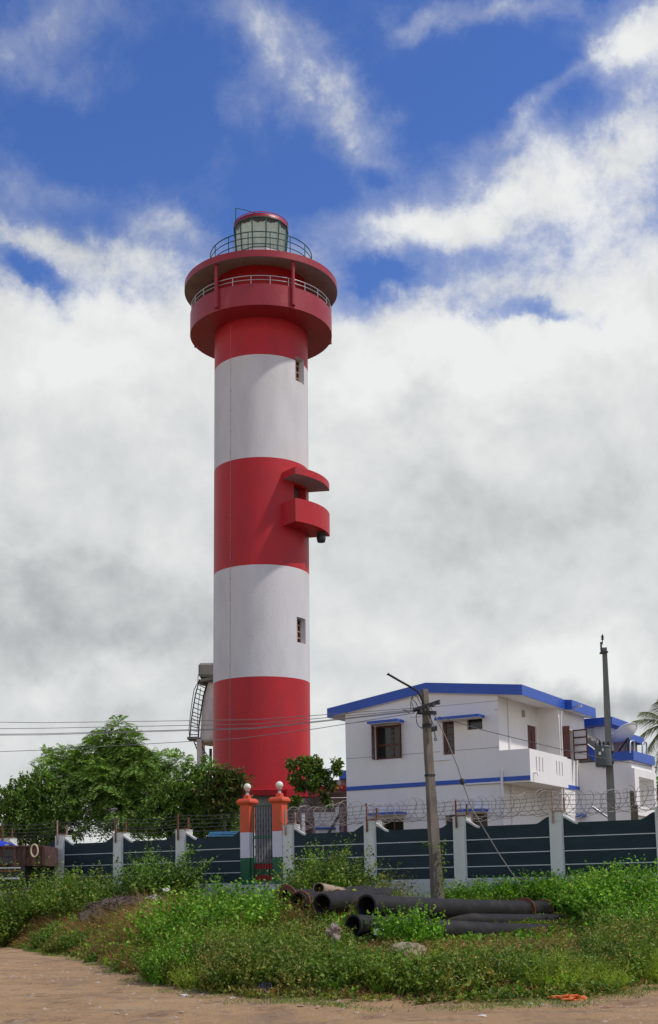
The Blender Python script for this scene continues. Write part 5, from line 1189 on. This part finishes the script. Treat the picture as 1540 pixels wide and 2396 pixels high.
tree('dark green bushy tree behind the left wall, between the feathery tree and the lighthouse', 42.5, (440, 2010), (440, 1920),
     [(400, 1850, 34, 0), (440, 1822, 26, .2), (478, 1800, 20, 0), (470, 1845, 32, -.2), (430, 1880, 40, .2), (380, 1900, 36, 0), (490, 1885, 38, .2), (450, 1925, 42, 0), (520, 1900, 26, 0), (510, 1925, 30, .1), (400, 1945, 34, .2), (345, 1930, 28, 0), (470, 1960, 30, 0), (540, 1945, 18, 0)], .13, 'leafy', 440, G['dark'])
tree('small reddish green tree overlapping the foot of the lighthouse on its left', 41.5, (530, 2010), (528, 1920),
     [(516, 1822, 13, 0), (540, 1808, 10, 0), (530, 1835, 17, .1), (560, 1826, 11, 0), (508, 1850, 18, 0), (538, 1858, 15, .1), (515, 1880, 18, 0), (488, 1862, 12, 0), (500, 1815, 12, 0), (552, 1842, 14, 0), (550, 1880, 16, .1), (528, 1900, 18, 0)], .07, 'leafy', 700, G['red'])
tree('small broad leaved tree rising behind the wall just right of the gate', 40., (736, 2010), (734, 1890),
     [(711, 1783, 14, 0), (682, 1789, 11, 0), (736, 1789, 17, .1), (718, 1804, 15, -.1), (787, 1787, 9, 0), (790, 1803, 11, 0), (690, 1822, 13, 0), (733, 1833, 17, 0), (750, 1822, 14, .2), (776, 1840, 12, 0), (760, 1812, 13, .1), (760, 1864, 11, 0), (704, 1840, 12, .1), (692, 1876, 12, -.2), (768, 1880, 7, 0)], .05, 'broad', 1700, G['broad'], group='trees near the gate')
# clump of foliage at the right edge behind the annex
tree('green tree at the right edge behind the annex wall', 52., (1548, 2010), (1548, 1920), [(1545, 1850, 18, 0), (1540, 1880, 18, 0), (1550, 1905, 22, 0), (1560, 1840, 20, 0)], .1, 'leafy', 500, G['bright'], group='trees behind the annex')
def palm():
    Y = 56.; hub = W(1568, 1700, Y); b = hub.copy(); b[2] = 1.4
    t = thing('palm_tree', b, 'coconut palm reaching in from the right edge above the annex', 'palm tree'); mb = MB()
    mb.tube([b+np.array([.3*math.sin(q*2), 0, (hub[2]-1.4)*q]) for q in np.linspace(0, 1, 8)]+[hub], [.2]*8+[.15], 10); mb.build('trunk', M['bark'], t)
    ends = [((1478, 1690), 12), ((1500, 1668), 18), ((1482, 1740), 40), ((1498, 1800), 60), ((1530, 1830), 60), ((1540, 1640), 20), ((1600, 1650), 20), ((1640, 1700), 30), ((1640, 1760), 50), ((1600, 1800), 60), ((1512, 1770), 50)]
    for (ex, ey), dr in ends:
        fb = FB(); e = W(ex, ey, Y+random.uniform(-1, 1)); n = 60; mid = (hub+e)/2+ez*(.35+dr/150); pts = np.array([(1-q)**2*hub+2*q*(1-q)*mid+q*q*e for q in np.linspace(0, 1, n)])
        tg = nrm(np.gradient(pts, axis=0)); sd_ = nrm(np.cross(tg, np.array([[0, 0, 1.]])))
        for s in (-1, 1):
            D = nrm(sd_*s*.75+tg*.5-np.array([0, 0, .55])+rng.normal(size=(n, 3))*.08); Ln = .55*np.sin(np.linspace(.5, 2.9, n))+.12
            blades(fb, pts[4:], D[4:], Ln[4:], .035, .35, 3)
        for i in range(0, n-1, 3): blades(fb, pts[i:i+1], tg[i:i+1], .3, .05, 0, 1)
        fb.build('frond', G['palm'], t)
palm()

# ---- undergrowth in front of the wall
def gpt(X, Y): return np.stack([X, Y, gz(X, Y)], -1)
def px_ground(x, Y): return W(x, 2000, Y)[0]
def shrub(label, x, Y, rx, ry, h, nst, mat, M_=14, ls=.07, asp=.6, group=None, name='shrub', lean=.5, droop=.25):
    cx = px_ground(x, Y); g = float(gz(cx, Y)); h = (W(x, h, Y)[2]-g)*1.2; t = thing(name, (cx, Y, g), label, 'shrub', group)
    a = rng.uniform(0, 2*math.pi, nst); q = np.sqrt(rng.random(nst)); bx_ = cx+rx*.8*q*np.cos(a); by = Y+ry*.8*q*np.sin(a); P = gpt(bx_, by)
    D = np.stack([np.cos(a)*q*lean, np.sin(a)*q*lean, np.ones(nst)], -1)+rng.normal(size=(nst, 3))*.22; D = nrm(D)
    L = h*(1-.42*q**2)*rng.uniform(.62, 1.1, nst); fb = FB(); stems(fb, P, D, L, M_, ls, asp, .12, .2, droop, .012); fb.build('foliage', mat, t)
    if name == 'shrub': fs_ = FB(); k = max(6, nst//6); blades(fs_, P[:k], D[:k], L[:k]*.8, .02, droop, 3); fs_.build('stem', M['bark'], t)
    return t
GB = 'shrubs growing between the road and the wall'
shrub('bright green leafy bush left of centre, in front of the gate', 455, 25.5, 1.0, 1.6, 2066, 360, G['bright'], 19, .10, .75, GB)
shrub('large bright green bush directly left of the pipe mouths', 548, 24.8, .85, 1.7, 2064, 400, G['bright'], 19, .10, .75, GB)
shrub('mid green bush under the bright green ones, nearest the road', 445, 22.2, .9, 1.3, 2150, 300, G['bright'], 17, .08, .6, GB)
shrub('dark creeper bush climbing the wall, left of the gate', 385, 36.6, .52, .4, 1990, 460, G['dark'], 24, .14, .7, GB)
shrub('wide creeper bush before the wall near the left edge', 60, 38.2, 1.4, 1.0, 2024, 520, G['creeper'], 22, .13, .55, GB, lean=.7)
shrub('creeper bush covering the trailer wheels at the left edge', -5, 37.6, 1.2, .8, 2062, 280, G['creeper'], 18, .12, .55, GB, lean=.7)
shrub('creeper bush before the wall, right beside the debris heap', 205, 37.4, 1.3, 1.1, 2036, 600, G['creeper'], 20, .12, .55, GB, lean=.7)
shrub('weedy bush with dead twigs behind the pipe mouths, right of the gate', 768, 31.8, .72, .7, 1975, 480, G['creeper'], 22, .12, .6, GB)
shrub('low brown green bush behind the pale thin pipe', 850, 32.0, 1.1, .8, 2020, 300, G['weed'], 18, .09, .55, GB)
shrub('green leafy bush in front of the long pipe, right of the lowest mouth', 945, 22.0, .46, .45, 2118, 230, G['bright'], 16, .095, .72, GB)
shrub('small green plant between the pipe mouths', 797, 22.9, .14, .2, 2118, 30, G['bright'], 12, .095, .75, GB)
shrub('huge bright green bush mass at the right edge of the wall', 1500, 27.0, 1.5, 2.0, 2018, 640, G['bright'], 24, .10, .7, GB)
shrub('tall bright green bush beyond the pipe ends', 1425, 28.8, .95, 1.6, 2028, 520, G['bright'], 22, .10, .7, GB)
shrub('bright green bush between the long pipe and the wall', 1240, 32.3, 1.2, .5, 2045, 520, G['bright'], 22, .10, .7, GB)
shrub('bright green bush below the pole foot, left of its twin', 1110, 32.4, 1.1, .5, 2056, 420, G['bright'], 20, .09, .7, GB)
shrub('bright bush beside the far pipe flange, filling the gap to the right mass', 1335, 31.5, .7, .5, 2040, 380, G['bright'], 22, .10, .7, GB)
shrub('leafy bush in front at the right edge, below the mass', 1525, 23.8, 1.0, 1.2, 2100, 420, G['bright'], 18, .09, .65, GB)
shrub('leafy bush just past the black pipe end on the right', 1445, 25.0, .75, 1.0, 2120, 360, G['creeper'], 17, .085, .6, GB)
shrub('lime green tufted weed in front, right of centre', 1110, 18.6, .42, .42, 2250, 340, G['lime'], 18, .04, .3, GB, 'tufted_weed', .6)
shrub('lime green tufted weed beside the orange scrap', 1275, 18.4, .52, .45, 2222, 460, G['lime'], 18, .04, .3, GB, 'tufted_weed', .6)
shrub('lime green tufted weed between two larger ones on the right', 1385, 18.9, .42, .42, 2240, 340, G['lime'], 18, .04, .3, GB, 'tufted_weed', .6)
shrub('lime green tufted weed at the right edge', 1490, 20.2, .75, .55, 2205, 520, G['lime'], 18, .045, .3, GB, 'tufted_weed', .6)
shrub('small dark leaved weed in the red grass', 240, 28.6, .42, .4, 2225, 110, G['dark'], 14, .09, .6, GB)
shrub('small bright weed at the road edge left of centre', 385, 21.6, .3, .3, 2255, 60, G['bright'], 12, .07, .5, GB)
def clumps():
    r = random.Random(5); n = 0
    kinds = [('weed', 'tall brown green weed clump on the bank', .078, .5), ('creeper', 'fresh green weed clump on the bank', .085, .6), ('dark', 'dark green weed clump on the bank', .075, .45), ('lime', 'yellow green weed clump on the bank', .05, .35)]
    while n < 150:
        x = r.uniform(0, 1540); f = r.uniform(.04, .36); Yt = float(Yedge((x-770)/2900*20)); X = (x-770)/2900*(Yt+2); ye = float(Yedge(X)); Y = ye+(float(Yfen(X))-ye)*f
        if x < 430 and r.random() < .85: continue
        k = r.choice([0, 0, 0, 1, 1, 2, 3]); kd = kinds[k]; rr = r.uniform(.18, .42); hh = r.uniform(.42, .88)*(.65 if x < 430 else 1)
        xx = PX+F*X/Y; top = None; g = float(gz(X, Y)); tag_y = PY+0
        # pixel row whose ray reaches the wanted height at this distance
        z = g+hh*.86; yy = 2075-.0176*(xx-770)-(z-1.6)/Y*F
        yv = 2150 if xx < 782 else 2205
        if 2090 < yy and not (600 < xx < 1400 and yy < yv) and not (X > -.6 and X < 5.6 and Y > 22.3): 
            shrub(kd[1], xx, Y, rr, rr*1.1, yy, int(70+200*rr), G[kd[0]], 14, kd[2], kd[3], 'weed clumps of this look on the bank: '+kd[0], 'weed', .6); n += 1
clumps()
def vine():
    t = thing('vine', W(1036, 2100, 30.7), 'thin creeper climbing the right side of the near utility pole', 'vine'); fb = FB()
    for k in range(36):
        y = 1968+k*3.4; p = W(1037+3*math.sin(k), y, 30.8)[None]; leaves(fb, np.repeat(p, 3, 0)+rng.normal(size=(3, 3))*.03, rdir(3, .2), .08, .6)
    blades(fb, np.array([W(1034, 1985, 30.8)]), nrm(np.array([[-1., -.2, .25]])), .55, .012, .3, 3)
    for k in range(12): leaves(fb, W(1034-k*4.5, 1983-k*1.2, 30.7)[None]+rng.normal(size=(2, 3))*.02, rdir(2), .06, .6)
    fb.build('leaves', G['creeper'], t)
vine()
# weeds and grasses covering the bank: nobody could count them
def bank_points(n, x0, x1, f0, f1, jitter=True):
    # random points with screen-like x spread between world X limits, f = fraction road edge -> wall
    X = rng.uniform(x0, x1, n); f = rng.uniform(f0, f1, n); ye = Yedge(X); yf = Yfen(X); return X, ye+(yf-ye)*f
def keep_noise(X, Y, s, seed, thr): return vnoise(X, Y, s, seed)+rng.normal(size=X.shape)*.25 > thr
def ground_cover():
    def pipezone(X, Y):  # trampled, lower growth where the pipes lie
        u = (X-.7)/8.0; yc = 23.6+8.0*(X-.69)/4.6
        return (np.abs(Y-yc) < 1.3) & (X > -.9) & (Y > 22.6) & (X < 5.4)
    def hfield(X, Y, f):
        h = (.10+.14*np.clip(f*8, 0, 1)+.34*np.clip(f*5-.6, 0, 1))*(1+.65*vnoise(X, Y, 1.2, 9)+.35*vnoise(X, Y, 3.1, 2))
        h = np.where(X < -5, h*.6, h); h = np.where(f > .62, h*.8, h); h = np.where((X > .9) & (X < 6) & (f > .2) & (Y < 23.6+1.74*(X-.69)), h*.55, h)
        px = 770+2900*X/Y; yv = np.where(px < 782, 2146, np.where(px < 862, 2200, np.where(px < 1000, 2190, 2192))); front = (px > 630) & (px < 1385) & (Y < 23.4+1.74*np.maximum(X-.69, 0))
        cap = 1.6-(yv-(2088.6-.0176*px))/2900*Y-gz(X, Y)
        return np.clip(np.where(front, np.minimum(h, cap/1.15), np.where(pipezone(X, Y), h*.45, h)), .05, .9)
    def bank(n, x0, x1, f0, f1, s_, seed, thr):
        X, Y = bank_points(n, x0, x1, f0, f1); Y = Y+vnoise(X, Y, 2.5, 3)*.3; k = keep_noise(X, Y, s_, seed, thr) & (Y > Yedge(X)-.1+.55*vnoise(X, Y*0, 2.1, 5)*(Y < Yedge(X)+1.2)); X, Y = X[k], Y[k]
        f = (Y-Yedge(X))/(Yfen(X)-Yedge(X)); return X, Y, f, gpt(X, Y)
    def pick(X, Y, f, P, lo, hi, keep):
        v = vnoise(X, Y, .85, 4)+rng.normal(size=len(X))*.14; k = ((v > lo) & (v < hi)) | (rng.random(len(X)) < keep); k = k & ((X > -3.0) | (rng.random(len(X)) < .68)); return X[k], Y[k], f[k], P[k]
    fb = FB(); X, Y, f, P = pick(*bank(36000, -12, 11, 0, .97, 1.6, 1, -.9), -.45, .35, .25); H = hfield(X, Y, f)*rng.uniform(.6, 1.35, len(X))
    stems(fb, P, rdir(len(X), 1.4), H, 11, .075, .5, .1, .2, .4, .008); tag(fb.build('weeds', G['weed']), 'mixed green and brown weeds covering the bank', None, None, 'stuff')
    fb = FB(); X, Y, f, P = pick(*bank(24000, -12, 11, 0, .9, 1.6, 1, -.9), -9, -.4, .0); H = hfield(X, Y, f)*rng.uniform(.6, 1.3, len(X))
    stems(fb, P, rdir(len(X), 1.6), H, 16, .05, .32, .1, .5, .2, .008); tag(fb.build('lime_weeds', G['lime']), 'patches of fine leaved yellow green weeds on the bank', None, None, 'stuff')
    fb = FB(); X, Y, f, P = pick(*bank(26000, -12, 11, .01, .9, 1.6, 1, -.9), .3, 9, .03); H = hfield(X, Y, f)*rng.uniform(.6, 1.35, len(X))
    stems(fb, P, rdir(len(X), 1.6), H, 11, .085, .62, .1, .2, .3, .008); tag(fb.build('green_weeds', G['creeper']), 'patches of fresh green broad leaved weeds on the bank', None, None, 'stuff')
    fb = FB(); X, Y, f, P = bank(26000, -12, -2.2, .04, .62, 1.3, 7, -.2); blades(fb, P, rdir(len(X), 1.2), hfield(X, Y, f)*rng.uniform(.8, 1.9, len(X))+.12, .017, .5, 3)
    k = rng.random(len(X)) < .4; stems(fb, P[k], rdir(int(k.sum()), 2.0), hfield(X[k], Y[k], f[k])*1.4, 12, .045, .35, .35, .5, .3, .012)
    tag(fb.build('red_grass', G['reddry']), 'rusty red dry grass on the left of the bank', None, None, 'stuff')
    fb = FB(); X, Y, f, P = bank(48000, -12, 11, .01, .5, 1.1, 12, .0); blades(fb, P, rdir(len(X), 2.6), hfield(X, Y, f)*rng.uniform(1.0, 1.55, len(X)), .020, .6, 3)
    X, Y, f, P = bank(9000, -6, 11, .01, .30, 1.3, 21, .1); H = hfield(X, Y, f)*1.15; stems(fb, P, rdir(len(X), 2.6), H, 10, .05, .35, .3, .5, .2, .012)
    tag(fb.build('dry_grass', G['dry']), 'tall straw coloured dry grass and seed stalks on the bank', None, None, 'stuff')
    fb = FB(); n = 30000; X, Y = bank_points(n, -13, 11, -.06, .12); Y = Y+vnoise(X, Y, 2.4, 6)*.5; k = keep_noise(X, Y, 2.2, 2, .0); X, Y = X[k], Y[k]; P = gpt(X, Y)
    blades(fb, P, rdir(len(X), 1.4), rng.uniform(.03, .13, len(X)), .010, .5, 2); tag(fb.build('short_grass', G['creeper']), 'short green grass along the edge of the mud', None, None, 'stuff')
    fb = FB(); X, Y, f, P = bank(1500, -12, 11, .02, .7, 1.4, 31, -.1); stems(fb, P, rdir(len(X), 1.8), hfield(X, Y, f)*rng.uniform(.9, 1.5, len(X))+.05, 9, .13, .7, .25, .1, .3, .012)
    tag(fb.build('broad_weeds', G['bright']), 'scattered broad leaved weeds standing above the finer ones', None, None, 'stuff')
    fb = FB(); X, Y, f, P = bank(4500, -6, 10, .08, .55, 1, 1, -9); D = rdir(len(X), 3.); blades(fb, P, D, hfield(X, Y, f)*1.35+.1, .011, .45, 4)
    tag(fb.build('seed_grass', G['dry']), 'thin arching grass stalks with seed heads above the weeds', None, None, 'stuff')
    # pebbles and clods on the mud
    n = 6000; X = rng.uniform(-12, 9, n); Y = rng.uniform(12.5, 38, n); k = (Y < Yedge(X)+.4) & (vnoise(X, Y, .9, 3)+rng.normal(size=n)*.5 > .0); X, Y = X[k], Y[k]; P = gpt(X, Y); fb = FB(); m_ = len(P); s = (rng.uniform(.012, .045, m_)*rng.uniform(.5, 1, m_))[:, None]*np.array([1.4, 1, .6])
    oct_ = np.array([[1, 0, 0], [0, 1, 0], [-1, 0, 0], [0, -1, 0], [0, 0, 1.], [0, 0, -1.]]); V = P[:, None]+oct_[None]*s[:, None]*rng.uniform(.7, 1.3, (m_, 6, 1)); T = (np.arange(m_)*6)[:, None, None]+np.array([[0, 1, 4], [1, 2, 4], [2, 3, 4], [3, 0, 4]])[None]; fb.add(V, T)
    tag(fb.build('pebbles', nmat('pebble', (.36, .27, .19), .9, .5, 20)), 'small stones and clods scattered on the mud', None, None, 'stuff')
ground_cover()
